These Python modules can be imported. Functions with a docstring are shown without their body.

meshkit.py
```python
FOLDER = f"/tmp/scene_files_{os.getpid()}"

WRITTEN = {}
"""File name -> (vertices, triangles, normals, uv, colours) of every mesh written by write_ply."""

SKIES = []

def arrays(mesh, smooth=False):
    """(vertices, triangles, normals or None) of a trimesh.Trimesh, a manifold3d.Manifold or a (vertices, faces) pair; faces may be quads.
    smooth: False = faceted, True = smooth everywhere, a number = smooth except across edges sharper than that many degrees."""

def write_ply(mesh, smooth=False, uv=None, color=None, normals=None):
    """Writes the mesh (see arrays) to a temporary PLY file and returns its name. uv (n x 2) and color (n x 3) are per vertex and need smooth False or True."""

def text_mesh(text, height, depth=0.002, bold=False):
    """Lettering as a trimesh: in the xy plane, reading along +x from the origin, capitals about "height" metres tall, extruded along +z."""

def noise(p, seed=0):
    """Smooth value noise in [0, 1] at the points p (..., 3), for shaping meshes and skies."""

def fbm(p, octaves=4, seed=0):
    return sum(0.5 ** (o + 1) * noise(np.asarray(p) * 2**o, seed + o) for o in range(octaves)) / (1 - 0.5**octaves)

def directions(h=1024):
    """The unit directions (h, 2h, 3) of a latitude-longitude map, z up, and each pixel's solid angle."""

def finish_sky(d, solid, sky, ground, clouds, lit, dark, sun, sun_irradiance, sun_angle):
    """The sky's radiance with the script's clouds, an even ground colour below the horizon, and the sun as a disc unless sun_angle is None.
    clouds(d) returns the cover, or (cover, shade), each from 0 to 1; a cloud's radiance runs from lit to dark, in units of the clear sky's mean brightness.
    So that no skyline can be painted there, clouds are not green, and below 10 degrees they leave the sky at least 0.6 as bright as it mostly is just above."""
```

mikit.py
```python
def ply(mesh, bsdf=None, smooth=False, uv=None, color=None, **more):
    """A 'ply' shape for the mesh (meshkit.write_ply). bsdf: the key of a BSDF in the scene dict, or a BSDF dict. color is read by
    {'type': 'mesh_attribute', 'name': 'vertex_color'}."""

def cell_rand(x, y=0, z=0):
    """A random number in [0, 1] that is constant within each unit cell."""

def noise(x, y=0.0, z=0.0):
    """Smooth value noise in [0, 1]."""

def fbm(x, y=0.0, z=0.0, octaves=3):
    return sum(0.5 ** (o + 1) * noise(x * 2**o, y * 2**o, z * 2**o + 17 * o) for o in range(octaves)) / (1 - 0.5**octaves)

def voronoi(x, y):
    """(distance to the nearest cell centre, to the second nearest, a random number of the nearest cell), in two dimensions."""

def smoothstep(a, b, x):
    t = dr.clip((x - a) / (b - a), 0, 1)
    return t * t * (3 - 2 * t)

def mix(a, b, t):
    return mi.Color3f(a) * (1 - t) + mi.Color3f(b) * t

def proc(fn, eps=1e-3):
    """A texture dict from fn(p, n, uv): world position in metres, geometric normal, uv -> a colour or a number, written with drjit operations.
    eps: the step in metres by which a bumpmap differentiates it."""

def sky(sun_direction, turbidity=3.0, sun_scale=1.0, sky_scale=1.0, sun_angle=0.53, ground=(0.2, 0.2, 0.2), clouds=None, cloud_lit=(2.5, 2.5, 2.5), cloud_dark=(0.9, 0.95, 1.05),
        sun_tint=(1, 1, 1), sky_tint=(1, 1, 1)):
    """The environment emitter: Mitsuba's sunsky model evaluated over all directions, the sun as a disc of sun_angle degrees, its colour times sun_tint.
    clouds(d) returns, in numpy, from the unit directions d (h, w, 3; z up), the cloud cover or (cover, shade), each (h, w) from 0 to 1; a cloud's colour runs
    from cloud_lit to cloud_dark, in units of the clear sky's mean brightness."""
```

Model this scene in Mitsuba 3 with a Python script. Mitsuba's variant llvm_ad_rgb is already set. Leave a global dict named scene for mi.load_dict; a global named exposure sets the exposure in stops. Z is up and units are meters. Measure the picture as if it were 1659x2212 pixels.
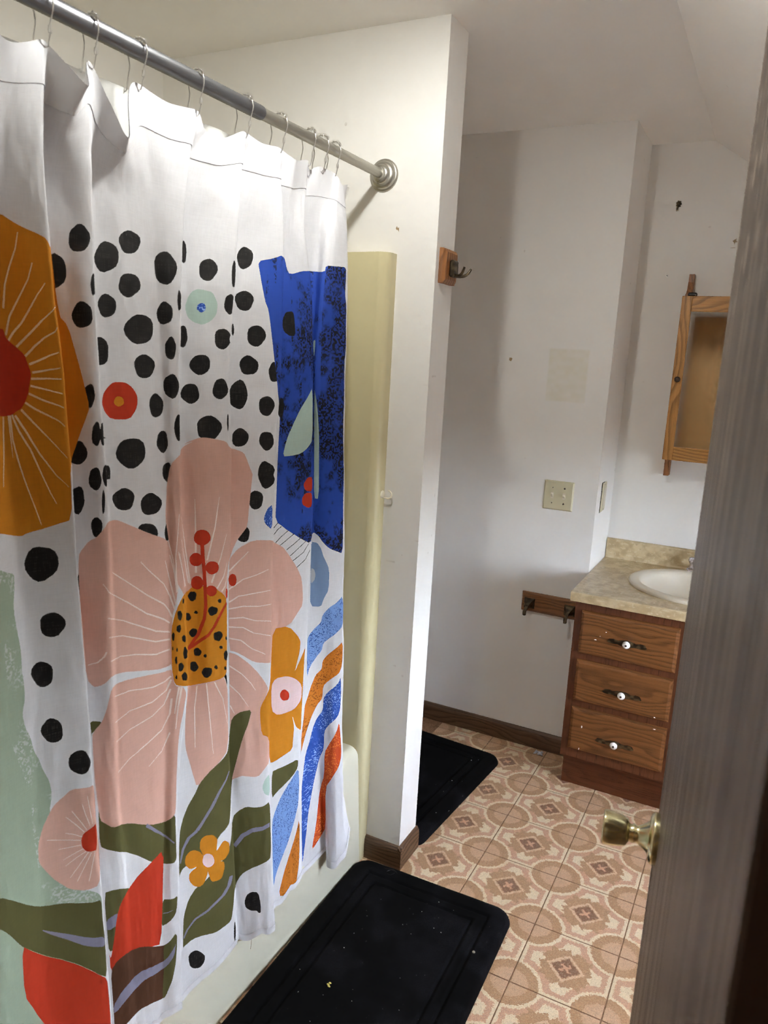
import math, random
import numpy as np, trimesh, shapely, shapely.geometry as sg, shapely.affinity as sa
from scipy.interpolate import PchipInterpolator as PC
from scipy.ndimage import map_coordinates
import drjit as dr
import mitsuba as mi
import mikit, meshkit
from mikit import noise, fbm, cell_rand, smoothstep, mix, voronoi, proc

T = mi.ScalarTransform4f
scene, labels = {}, {}
random.seed(7); RNG = np.random.default_rng(7)

# ------------------------------------------------------------------ camera, sky, lamp, exposure
exposure = 3.42
CAM = np.array([0.85178, -1.92695, 1.5604])
scene['camera'] = {'type': 'thinlens', 'fov': 53.5676, 'fov_axis': 'x', 'near_clip': 0.02, 'far_clip': 60.0,
    'aperture_radius': 0.0016, 'focus_distance': 2.3,
    'to_world': T().look_at(origin=[float(v) for v in CAM], target=[0.4128281, -1.0511841, 1.3595012], up=[-0.1373247, 0.1555704, 0.9782330])}
scene['sky'] = mikit.sky((0.55, 0.45, 0.55), turbidity=3.5, sun_scale=0.0, sky_scale=20.0, ground=(0.05, 0.05, 0.05),
    clouds=lambda d: (np.clip(0.45 + 0.5 * meshkit.fbm(d * 2.5, 4), 0, 1), 0.3), cloud_lit=(1.5, 1.55, 1.65), cloud_dark=(1.0, 1.05, 1.15), sky_tint=(0.95, 1.0, 1.08))
LAMP = (0.122, -0.72, 2.364)
LAMP_R = (0.029, 0.028)
LAMP_POWER = (80.0, 81.0, 78.0)

# ------------------------------------------------------------------ helpers
def srgb(*c):
    c = np.array(c, float) / 255.0
    return [float(x) for x in np.where(c <= 0.04045, c / 12.92, ((c + 0.055) / 1.055) ** 2.4)]

def numbered(name):
    if name not in USED:
        USED.add(name); return name
    k = 1
    while '%s_%03d' % (name, k) in USED: k += 1
    USED.add('%s_%03d' % (name, k)); return '%s_%03d' % (name, k)
USED = set()

def obj(name, mesh, bsdf, parent=None, smooth=False, **kw):
    key = numbered((parent + '__' if parent else '') + name)
    scene[key] = ply(mesh, bsdf, smooth=smooth, **kw)
    return key

def tag(key, label=None, cat=None, group=None, kind=None):
    d = labels.setdefault(key, {})
    if label: d['label'] = label
    if cat: d['category'] = cat
    if group: d['group'] = group
    if kind: d['kind'] = kind
    return key

def thing(name, label, cat, group=None):
    return tag(numbered(name), label, cat, group)

def struct(name, mesh, bsdf, label, smooth=False, **kw):
    return tag(obj(name, mesh, bsdf, None, smooth, **kw), label, kind='structure')

def cat(*m):
    return trimesh.util.concatenate([x for x in m])

def box(lo, hi):
    lo, hi = np.minimum(lo, hi), np.maximum(lo, hi)
    m = trimesh.creation.box(extents=hi - lo); m.apply_translation((lo + hi) / 2); return m

def cbox(lo, hi, c=0.002):
    """Box with chamfered edges."""
    lo, hi = np.minimum(lo, hi).astype(float), np.maximum(lo, hi).astype(float)
    c = min(c, 0.45 * float((hi - lo).min())); P = []
    for k in range(3):
        d = np.full(3, c); d[k] = 0
        for s in np.ndindex(2, 2, 2):
            P.append(np.where(s, hi - d, lo + d))
    return trimesh.convex.convex_hull(np.array(P))

def prism(poly, h, origin=(0, 0, 0), u=(1, 0, 0), v=(0, 1, 0)):
    """Polygon in the plane (u, v) through origin, extruded by h along u x v."""
    if not isinstance(poly, (sg.Polygon, sg.MultiPolygon)): poly = sg.Polygon(poly)
    u, v = np.array(u, float), np.array(v, float); w = np.cross(u, v)
    M = np.eye(4); M[:3, 0], M[:3, 1], M[:3, 2], M[:3, 3] = u, v, w, origin
    ms = [trimesh.creation.extrude_polygon(g, h, engine='earcut') for g in getattr(poly, 'geoms', [poly])]
    m = cat(*ms); m.apply_transform(M); return m

def frame_of(axis):
    w = np.array(axis, float); w /= np.linalg.norm(w)
    a = np.cross(w, [0, 0, 1] if abs(w[2]) < 0.9 else [1, 0, 0]); a /= np.linalg.norm(a)
    return a, np.cross(w, a), w

def lathe(prof, origin, axis=(0, 0, 1), n=32):
    """prof: [(radius, height along axis)]"""
    a, b, w = frame_of(axis); prof = np.array(prof, float)
    th = np.arange(n) * 2 * np.pi / n
    V = [np.array(origin) + h * w + r * (np.cos(t) * a + np.sin(t) * b) for r, h in prof for t in th]
    F = []
    for i in range(len(prof) - 1):
        for j in range(n):
            k = (j + 1) % n
            F += [[i * n + j, i * n + k, (i + 1) * n + k], [i * n + j, (i + 1) * n + k, (i + 1) * n + j]]
    m = trimesh.Trimesh(np.array(V), np.array(F), process=False)
    m.merge_vertices(); m.update_faces(m.nondegenerate_faces()); m.fix_normals(); return m

def tube(P, r, n=8, caps=True):
    P = np.array(P, float); r = np.broadcast_to(np.asarray(r, float), (len(P),))
    t = np.gradient(P, axis=0); t /= np.linalg.norm(t, axis=1, keepdims=True)
    a, b, _ = frame_of(t[0]); V = []
    for i in range(len(P)):
        a = a - t[i] * (a @ t[i]); a /= np.linalg.norm(a); b = np.cross(t[i], a)
        for k in range(n):
            q = 2 * np.pi * k / n; V.append(P[i] + r[i] * (np.cos(q) * a + np.sin(q) * b))
    F = []
    for i in range(len(P) - 1):
        for j in range(n):
            k = (j + 1) % n
            F += [[i * n + j, i * n + k, (i + 1) * n + k], [i * n + j, (i + 1) * n + k, (i + 1) * n + j]]
    if caps:
        V += [P[0], P[-1]]; L = len(V); e = (len(P) - 1) * n
        for j in range(n):
            k = (j + 1) % n; F += [[L - 2, k, j], [L - 1, e + j, e + k]]
    m = trimesh.Trimesh(np.array(V), np.array(F), process=False); m.fix_normals(); return m

def curve(P, n=24):
    P = np.array(P, float); s = np.r_[0, np.cumsum(np.linalg.norm(np.diff(P, axis=0), axis=1))]
    from scipy.interpolate import CubicSpline
    return CubicSpline(s, P)(np.linspace(0, s[-1], n))

def ball(c, r, sub=2, scale=(1, 1, 1)):
    m = trimesh.creation.icosphere(sub, r); m.apply_scale(scale); m.apply_translation(c); return m

def mat(key, d):
    scene['bsdf_' + key] = d; return key

def ply(mesh, bsdf, **kw):
    return mikit.ply(mesh, 'bsdf_' + bsdf, **kw)

def two(d): return {'type': 'twosided', 'bsdf': d}

def princ(color, rough=0.5, **kw):
    c = color if isinstance(color, dict) else {'type': 'rgb', 'value': color}
    return {'type': 'principled', 'base_color': c, 'roughness': rough, **kw}

def bump(bsdf, fn, scale, eps=0.0008):
    return {'type': 'bumpmap', 'arbitrary': proc(fn, eps), 'scale': scale, 'bsdf': bsdf}

# ------------------------------------------------------------------ materials
def orange_peel(p, n, uv):
    return fbm(p.x * 190, p.y * 190, p.z * 190, 2) + 0.6 * noise(p.x * 75, p.y * 75, p.z * 75)

def wall_color(p, n, uv):
    g = fbm(p.x * 3.1, p.y * 3.1, p.z * 3.1, 3)
    f = noise(p.x * 55, p.y * 55, p.z * 55)
    speck = smoothstep(0.93, 0.97, noise(p.x * 41 + 7, p.y * 41, p.z * 41)) * smoothstep(0.55, 0.8, noise(p.x * 6, p.y * 6, p.z * 6 + 4))
    c = mix(srgb(222, 219, 213), srgb(229, 226, 221), g)
    return mix(c, srgb(150, 138, 122), speck * 0.55 * f)

def back_wall_color(p, n, uv):
    c = wall_color(p, n, uv)
    # a faded rectangle where something once hung
    q = (smoothstep(0.055, 0.065, p.x) * smoothstep(0.215, 0.205, p.x) * smoothstep(1.42, 1.43, p.z) * smoothstep(1.625, 1.615, p.z)
         * smoothstep(0.97, 0.975, p.y) * smoothstep(0.99, 0.985, p.y))
    return mix(c, srgb(217, 212, 196), q * (0.4 + 0.5 * noise(p.x * 60, 0, p.z * 60)))

mat('paint_wall', two(bump(princ(proc(wall_color), 0.55, specular=0.35), orange_peel, 0.0011)))
mat('paint_back', two(bump(princ(proc(back_wall_color), 0.55, specular=0.35), orange_peel, 0.0006)))
mat('paint_ceiling', two(bump(princ(proc(wall_color), 0.8, specular=0.2), orange_peel, 0.0005)))

def wood(dark, mid, light, axis, scale=1.0, seed=0.0, rings=46.0, wobble=2.6, strength=0.6):
    """Oak: growth rings bent by noise and drawn out along axis ('x','y','z'), with short dark pores."""
    def fn(p, n, uv):
        q = {'x': (p.x, p.y, p.z), 'y': (p.y, p.x, p.z), 'z': (p.z, p.x, p.y)}[axis]
        l, a, b = q[0] * scale, q[1] * scale, q[2] * scale
        w = fbm(l * 3.0 + seed, a * 9 + seed, b * 9, 3)
        r = (a * 0.55 + b) * rings + wobble * w * 3.0 + seed
        f = r - dr.floor(r)
        ring = smoothstep(0.0, 0.55, f) * smoothstep(1.0, 0.86, f)
        pore = smoothstep(0.62, 0.8, noise(l * 34, a * 800 + 3, b * 800))
        fine = noise(l * 9, a * 420, b * 420)
        c = mix(mi.Color3f(mid), mi.Color3f(light), fine)
        c = mix(c, mi.Color3f(dark), (1 - ring) * strength)
        return mix(c, mi.Color3f(dark) * 0.75, pore * 0.5 * (0.4 + 0.6 * (1 - ring)))
    return fn

def wood_relief(axis):
    def fn(p, n, uv):
        q = {'x': (p.x, p.y, p.z), 'y': (p.y, p.x, p.z), 'z': (p.z, p.x, p.y)}[axis]
        return noise(q[0] * 30, q[1] * 700, q[2] * 700)
    return fn
BR = [srgb(58, 33, 16), srgb(100, 62, 32), srgb(122, 78, 42)]
mat('wood_drawer', two(bump(princ(proc(wood(*BR, 'x', seed=1.3, strength=0.5)), 0.38, specular=0.4), wood_relief('x'), 0.0002)))
mat('wood_frame', two(princ(proc(wood(srgb(50, 26, 14), srgb(86, 47, 27), srgb(98, 56, 33), 'z', seed=4.1, strength=0.2)), 0.42, specular=0.4)))
mat('wood_kick', two(princ(proc(wood(srgb(46, 22, 12), srgb(84, 44, 24), srgb(98, 54, 31), 'x', seed=8.1, strength=0.25)), 0.42, specular=0.4)))
OK = [srgb(112, 70, 28), srgb(168, 118, 62), srgb(190, 141, 82)]
mat('oak_v', two(bump(princ(proc(wood(*OK, 'z', seed=2.2, rings=60)), 0.4, specular=0.4), wood_relief('z'), 0.0002)))
mat('oak_h', two(bump(princ(proc(wood(*OK, 'x', seed=6.7, rings=70)), 0.4, specular=0.4), wood_relief('x'), 0.0002)))
mat('oak_dark_h', two(princ(proc(wood(srgb(70, 42, 18), srgb(120, 78, 42), srgb(138, 92, 52), 'x', seed=5.1, rings=80)), 0.42)))
mat('oak_dark_v', two(princ(proc(wood(srgb(78, 45, 20), srgb(136, 88, 50), srgb(156, 104, 62), 'z', seed=9.1, rings=80)), 0.42)))
BB = [srgb(50, 33, 22), srgb(82, 59, 40), srgb(96, 70, 49)]
mat('base_x', two(princ(proc(wood(*BB, 'x', seed=3.3, rings=60)), 0.45)))
mat('base_y', two(princ(proc(wood(*BB, 'y', seed=3.3, rings=60)), 0.45)))

def door_wood(p, n, uv):
    w = fbm(p.x * 6, p.y * 6, p.z * 0.9, 3)
    a = p.y * 70 + w * 5
    g = noise(a, 1.0, p.z * 1.3) * 0.6 + 0.4 * noise(p.y * 320, 3.0, p.z * 2.6)
    streak = smoothstep(0.66, 0.82, noise(p.y * 150, 7.0, p.z * 1.7))
    c = mix(srgb(60, 48, 38), srgb(92, 79, 66), smoothstep(0.25, 0.75, g))
    c = mix(c, srgb(46, 34, 25), streak * 0.7)
    wear_lit = smoothstep(0.7, 0.85, noise(p.y * 60, 2.0, p.z * 22)) * smoothstep(1.5, 1.9, p.z)  # pale wear streaks, strengthened to paint in the lamp-lit top of the door
    return mix(c, srgb(176, 162, 146), wear_lit * 0.6)
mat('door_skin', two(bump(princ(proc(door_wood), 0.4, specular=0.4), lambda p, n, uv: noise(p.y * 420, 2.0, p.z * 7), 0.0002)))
mat('door_core', two(princ(srgb(60, 40, 26), 0.7)))
mat('jamb_brown', two(princ(srgb(58, 34, 20), 0.45)))
mat('hall_oak', two(princ(proc(wood(srgb(196, 150, 100), srgb(228, 182, 124), srgb(236, 192, 136), 'z', seed=1.9, rings=30)), 0.5)))

mat('brass', two({'type': 'roughconductor', 'alpha': 0.035, 'distribution': 'ggx', 'eta': {'type': 'rgb', 'value': [0.45, 0.52, 1.0]}, 'k': {'type': 'rgb', 'value': [3.1, 2.6, 1.8]}}))
mat('antique', two(princ(proc(lambda p, n, uv: mix(srgb(58, 50, 40), srgb(104, 92, 70), smoothstep(0.3, 0.8, noise(p.x * 90, p.y * 90, p.z * 90)))), 0.32, metallic=0.85)))
mat('nickel', two(princ(srgb(172, 168, 158), 0.36, metallic=0.9)))
mat('nickel_dark', two(princ(srgb(118, 118, 121), 0.36, metallic=0.9)))
mat('chrome', two({'type': 'roughconductor', 'alpha': 0.05, 'material': 'Cr'}))
mat('wire', two(princ(srgb(222, 220, 216), 0.15, metallic=0.9)))
mat('glass_bead', {'type': 'dielectric', 'int_ior': 1.49})
mat('mirror', two({'type': 'roughconductor', 'alpha': 0.012, 'material': 'Ag'}))
mat('porcelain', two({'type': 'roughplastic', 'alpha': 0.06, 'diffuse_reflectance': {'type': 'rgb', 'value': srgb(240, 238, 232)}}))
mat('almond_gel', two({'type': 'roughplastic', 'alpha': 0.09, 'diffuse_reflectance': {'type': 'rgb', 'value': srgb(206, 195, 154)}}))
mat('almond_apron_lit', two({'type': 'roughplastic', 'alpha': 0.12, 'diffuse_reflectance': {'type': 'rgb', 'value': srgb(216, 211, 190)}}))  # same gelcoat as the surround, whitened to carry the bluish light on it
mat('almond_sink', two({'type': 'roughplastic', 'alpha': 0.05, 'diffuse_reflectance': {'type': 'rgb', 'value': srgb(214, 204, 184)}}))
mat('almond_plastic', two({'type': 'roughplastic', 'alpha': 0.15, 'diffuse_reflectance': {'type': 'rgb', 'value': srgb(206, 198, 168)}}))
mat('cream_plastic', two({'type': 'roughplastic', 'alpha': 0.12, 'diffuse_reflectance': {'type': 'rgb', 'value': srgb(238, 230, 208)}}))
mat('ribbed_plate', two(bump({'type': 'roughplastic', 'alpha': 0.15, 'diffuse_reflectance': {'type': 'rgb', 'value': srgb(206, 198, 166)}},
    lambda p, n, uv: 0.5 + 0.5 * dr.sin(p.x * 2200.0), 0.0001, 0.0003)))
mat('black_matte', two(princ(srgb(14, 13, 13), 0.5)))
mat('dark_bronze', two(princ(srgb(72, 60, 52), 0.35, metallic=0.6)))
mat('white_plastic', two(princ(srgb(235, 233, 228), 0.4)))

def laminate(p, n, uv):
    a = fbm(p.x * 38, p.y * 38, p.z * 38, 4)
    b = fbm(p.x * 110 + 4, p.y * 70, p.z * 110, 3)
    c = mix(srgb(184, 162, 122), srgb(206, 187, 150), smoothstep(0.3, 0.7, a))
    c = mix(c, srgb(218, 204, 174), smoothstep(0.6, 0.78, b) * 0.5)
    return mix(c, srgb(160, 134, 96), smoothstep(0.62, 0.8, fbm(p.x * 60, p.y * 60 + 9, p.z * 60, 3)) * 0.4)
mat('laminate', two({'type': 'roughplastic', 'alpha': 0.14, 'diffuse_reflectance': proc(laminate)}))

TS, TX, TY = 0.2344, -0.0254, 0.6874
CREAM, PINK, TAN, DARK = srgb(216, 195, 163), srgb(194, 151, 122), srgb(172, 133, 98), srgb(132, 94, 74)
def vinyl(p, n, uv):
    j1 = noise(p.x * 330, p.y * 330, 3.0) - 0.5
    j2 = noise(p.x * 330, p.y * 330, 9.0) - 0.5
    fx, fy = (p.x - TX) / TS, (p.y - TY) / TS
    a = fx - dr.floor(fx) - 0.5 + j1 * 0.03
    b = fy - dr.floor(fy) - 0.5 + j2 * 0.03
    A, B = dr.abs(a), dr.abs(b)
    rc = dr.sqrt(dr.square(A - 0.5) + dr.square(B - 0.5))
    r = dr.sqrt(a * a + b * b)
    th = dr.atan2(b, a)
    big = dr.maximum(A, B)
    dia = A + B
    g1 = cell_rand(p.x * 900, p.y * 900, 1.0)
    g2 = noise(p.x * 700, p.y * 700, 5.0)
    c = mi.Color3f(PINK)
    c = dr.select(big > 0.455, mi.Color3f(CREAM), c)
    inner = (big < 0.395) & (rc > 0.440)
    c = dr.select(inner, mi.Color3f(CREAM), c)
    rm = 0.288 + 0.020 * dr.sin(th * 12) + 0.016 * dr.sin(th * 20 + 1.0) - 0.016 * dr.cos(th * 4)
    c = dr.select(r < rm, mi.Color3f(TAN), c)
    c = dr.select(dr.abs(dia - 0.195) < 0.022, mix(CREAM, PINK, 0.55), c)
    c = dr.select(dia < 0.158, mi.Color3f(DARK), c)
    c = dr.select((dia < 0.105) & ((dr.abs(A - B) < 0.022) | (r < 0.03)), mi.Color3f(PINK), c)
    c = dr.select(rc < 0.360, mi.Color3f(CREAM), c)
    c = dr.select(rc < 0.320, mi.Color3f(TAN), c)
    c = dr.select(rc < 0.205, mix(mix(PINK, CREAM, 0.3), TAN, 0.35), c)
    k = 0.80 + 0.36 * g2
    c = c * k
    c = mix(c, mi.Color3f(CREAM), smoothstep(0.80, 0.9, g1) * 0.35)
    c = mix(c, mi.Color3f(DARK), smoothstep(0.86, 0.93, noise(p.x * 620 + 9, p.y * 620, 2.0)) * 0.55)
    grime = smoothstep(0.5, 0.8, fbm(p.x * 7, p.y * 7, 1.0, 3))
    return mix(c, mi.Color3f(srgb(150, 122, 84)), grime * 0.12)
mat('vinyl', two(bump(princ(proc(vinyl), 0.42, specular=0.35), lambda p, n, uv: noise(p.x * 420, p.y * 420, 1.0), 0.00025)))
mat('vinyl_joint', two(princ(proc(lambda p, n, uv: mix(srgb(112, 82, 58), srgb(150, 112, 84), noise(p.x * 240, p.y * 240, 2.0))), 0.6)))

def plush(p, n, uv):
    a = fbm(p.x * 11, p.y * 11, 2.0, 3); b = noise(p.x * 420, p.y * 420, 1.0)
    return mix(srgb(8, 8, 9), srgb(22, 22, 25), smoothstep(0.45, 0.75, a) * (0.35 + 0.65 * b))
mat('plush_black', two(bump(princ(proc(plush), 0.95, specular=0.05, sheen=0.15), lambda p, n, uv: noise(p.x * 900, p.y * 900, p.z * 900), 0.0006, 0.0004)))
mat('lint', two(princ(srgb(190, 188, 182), 0.9)))
mat('paper', two(princ(srgb(196, 198, 206), 0.8)))
mat('gold_scrap', two(princ(srgb(208, 190, 104), 0.4)))
mat('pebble', two(princ(srgb(140, 132, 118), 0.6)))
mat('chip_brown', two(princ(srgb(150, 128, 96), 0.8)))
mat('caulk', two(princ(srgb(226, 218, 196), 0.7)))
mat('pane', {'type': 'thindielectric', 'int_ior': 1.5})
mat('white_trim', two(princ(srgb(228, 226, 220), 0.4)))
mat('lamp_lens', two(princ(srgb(240, 238, 230), 0.5)))

# ------------------------------------------------------------------ room shell
HC, WT, Y2, XR, Y3, XS = 2.4014, 0.1202, 0.9810, 0.2939, 1.3047, 0.5180
SL = 0.68; XW = 1.75; YF = -1.60
def zs(x): return HC - SL * (x - XS)
struct('wall_left', box((-1.05, -2.6, 0), (-0.945, 1.42, HC)), 'paint_wall', 'white painted wall along the far side of the tub')
struct('wall_back', box((-0.945, Y2, 0), (XR, 1.42, HC)), 'paint_back', 'white painted back wall with a light switch and a wooden towel rail')
struct('wall_recess', box((XR, Y3, 0), (XW + 0.1, 1.42, HC)), 'paint_back', 'white wall behind the vanity with a wood framed mirror cabinet')
struct('wall_partition', box((-0.945, 0, 0), (0, WT, HC)), 'paint_wall', 'textured white partition wall at the end of the tub')
fr = sg.box(-0.945, 0, XW, HC + 0.0).difference(sg.box(0.155, -1, 0.905, 2.06))
struct('wall_front', prism(fr, 0.12, (0, YF, 0), (1, 0, 0), (0, 0, 1)), 'paint_wall', 'white wall around the bathroom doorway')
wr = sg.box(-3.0, 0, 1.42, zs(XW) + 0.05).difference(sg.box(-0.36, 0.58, 0.46, 1.36))
struct('wall_right', prism(wr, 0.1, (XW, 0, 0), (0, 1, 0), (0, 0, 1)), 'paint_wall', 'low white wall with a window under the sloped ceiling')
struct('ceiling', box((-1.05, -2.6, HC), (XS, 1.42, HC + 0.1)), 'paint_ceiling', 'flat white ceiling over the tub')
struct('ceiling_slope', prism([(XS, HC), (XW + 0.12, zs(XW + 0.12)), (XW + 0.12, HC + 0.1), (XS, HC + 0.1)], 4.42, (0, 1.42, 0), (1, 0, 0), (0, 0, 1)), 'paint_wall', 'sloped textured ceiling on the right')
struct('wall_hall', box((-0.945, -2.6, 0), (XW, -2.5, HC)), 'paint_wall', 'hall wall opposite the bathroom doorway')
d2 = thing('door_2', 'light brown wooden door across the hall, seen in the cabinet mirror', 'door')
labels[d2] = {'label': 'light brown wooden door across the hall, seen in the cabinet mirror', 'kind': 'structure'}
obj('slab', cbox((-0.45, -2.5, 0.01), (0.75, -2.465, 2.05), 0.003), 'hall_oak', d2)
obj('knob', lathe([(0, .07), (.022, .066), (.026, .05), (.012, .03), (.012, .008), (.032, .005), (.032, 0)], (-0.37, -2.465, 0.92), (0, 1, 0)), 'brass', d2, smooth=40)

# window in the right wall (outside the frame: daylight comes from it)
w1 = numbered('window_1'); labels[w1] = {'label': 'small window under the slope, right of the vanity', 'kind': 'structure'}
obj('frame', prism(sg.box(-0.36, 0.58, 0.46, 1.36).difference(sg.box(-0.32, 0.62, 0.42, 1.32)), 0.06, (XW + 0.02, 0, 0), (0, 1, 0), (0, 0, 1)), 'white_trim', w1)
obj('pane', trimesh.Trimesh([[XW + .05, -.32, .62], [XW + .05, .42, .62], [XW + .05, .42, 1.32], [XW + .05, -.32, 1.32]], [[0, 1, 2], [0, 2, 3]], process=False), 'pane', w1)
obj('sill', cbox((XW - 0.03, -0.40, 0.56), (XW + 0.08, 0.50, 0.58), 0.003), 'white_trim', w1)

# floor: base sheet and one piece for every tile
fl = struct('floor', box((-1.05, -2.6, -0.06), (XW + 0.1, 1.42, -0.0016)), 'vinyl_joint', 'patterned beige and pink vinyl floor')
GAP = 0.0016
for j in range(-15, 3):
    for i in range(-4, 8):
        x0, y0 = TX + i * TS, TY + j * TS
        x1, y1 = x0 + TS, y0 + TS
        x0, x1, y0, y1 = max(x0, -0.945), min(x1, XW), max(y0, -2.9), min(y1, Y3)
        if x1 - x0 < 0.02 or y1 - y0 < 0.02 or x1 < -0.2: continue
        if y0 < -1.9 or (x0 > 1.0 and y1 < -0.5): continue
        m = cbox((x0 + GAP, y0 + GAP, -0.0015), (x1 - GAP, y1 - GAP, 0.0), 0.0006)
        obj('tile', m, 'vinyl', fl)

# baseboards
BH, BT = 0.0752, 0.012
def base_profile(t=BT, h=BH):
    return [(0, 0), (t, 0), (t, h * 0.72), (t * 0.85, h * 0.86), (t * 0.45, h * 0.97), (t * 0.2, h), (0, h)]
struct('baseboard_back', prism(base_profile(), 1.235, (0.300, Y2, 0), (0, -1, 0), (0, 0, 1)), 'base_x', 'dark brown wooden baseboard along the back wall')
struct('baseboard_partition', prism(base_profile(), 0.1305, (0.0125, 0, 0), (0, -1, 0), (0, 0, 1)), 'base_x', 'dark brown baseboard on the front of the partition wall')
struct('baseboard_end', prism(base_profile(), 0.138, (0, 0.126, 0), (1, 0, 0), (0, 0, 1)), 'base_y', 'short brown baseboard on the end of the partition wall')

# ------------------------------------------------------------------ ceiling lamp (just above the frame)
lt = thing('ceiling_light', 'round recessed ceiling light over the bath mat', 'ceiling light')
obj('rim', lathe([(.035, 2.398), (.090, 2.396), (.093, 2.358), (.096, 2.357), (.099, 2.360), (.104, 2.398), (.104, HC)], (LAMP[0], LAMP[1], 0), (0, 0, 1), 40), 'white_trim', lt, smooth=40)
lens = trimesh.creation.icosphere(3, 1.0); lens.apply_scale((LAMP_R[0], LAMP_R[0], LAMP_R[1])); lens.apply_translation(LAMP)
k = obj('lens', lens, 'lamp_lens', lt, smooth=True)
scene[k]['emitter'] = {'type': 'area', 'radiance': {'type': 'rgb', 'value': list(LAMP_POWER)}}

# ------------------------------------------------------------------ tub and shower unit
tub = thing('bathtub', 'almond coloured bathtub with a moulded shower surround behind the curtain', 'bathtub')
YA, YB = -0.045, -1.52       # end panel face, far end
# apron with a rounded rim, one profile drawn along the tub
def rim_profile():
    P = [(-0.118, 0.0), (-0.122, 0.12), (-0.129, 0.30)]
    for q in np.linspace(0, 90, 7): P.append((-0.163 + 0.030 * math.cos(math.radians(q)), 0.364 + 0.030 * math.sin(math.radians(q))))
    P += [(-0.205, 0.394)]
    for q in np.linspace(0, 70, 5): P.append((-0.205 - 0.02 * math.sin(math.radians(q)), 0.374 + 0.02 * math.cos(math.radians(q))))
    P += [(-0.245, 0.22), (-0.285, 0.10), (-0.33, 0.075), (-0.33, 0.0)]
    return P
obj('apron', prism(rim_profile(), 1.52, (0, -0.0, 0), (1, 0, 0), (0, 0, 1)), 'almond_apron_lit', tub, smooth=35)
obj('basin', box((-0.90, YB, 0.0), (-0.32, -0.02, 0.075)), 'almond_gel', tub)
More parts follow.
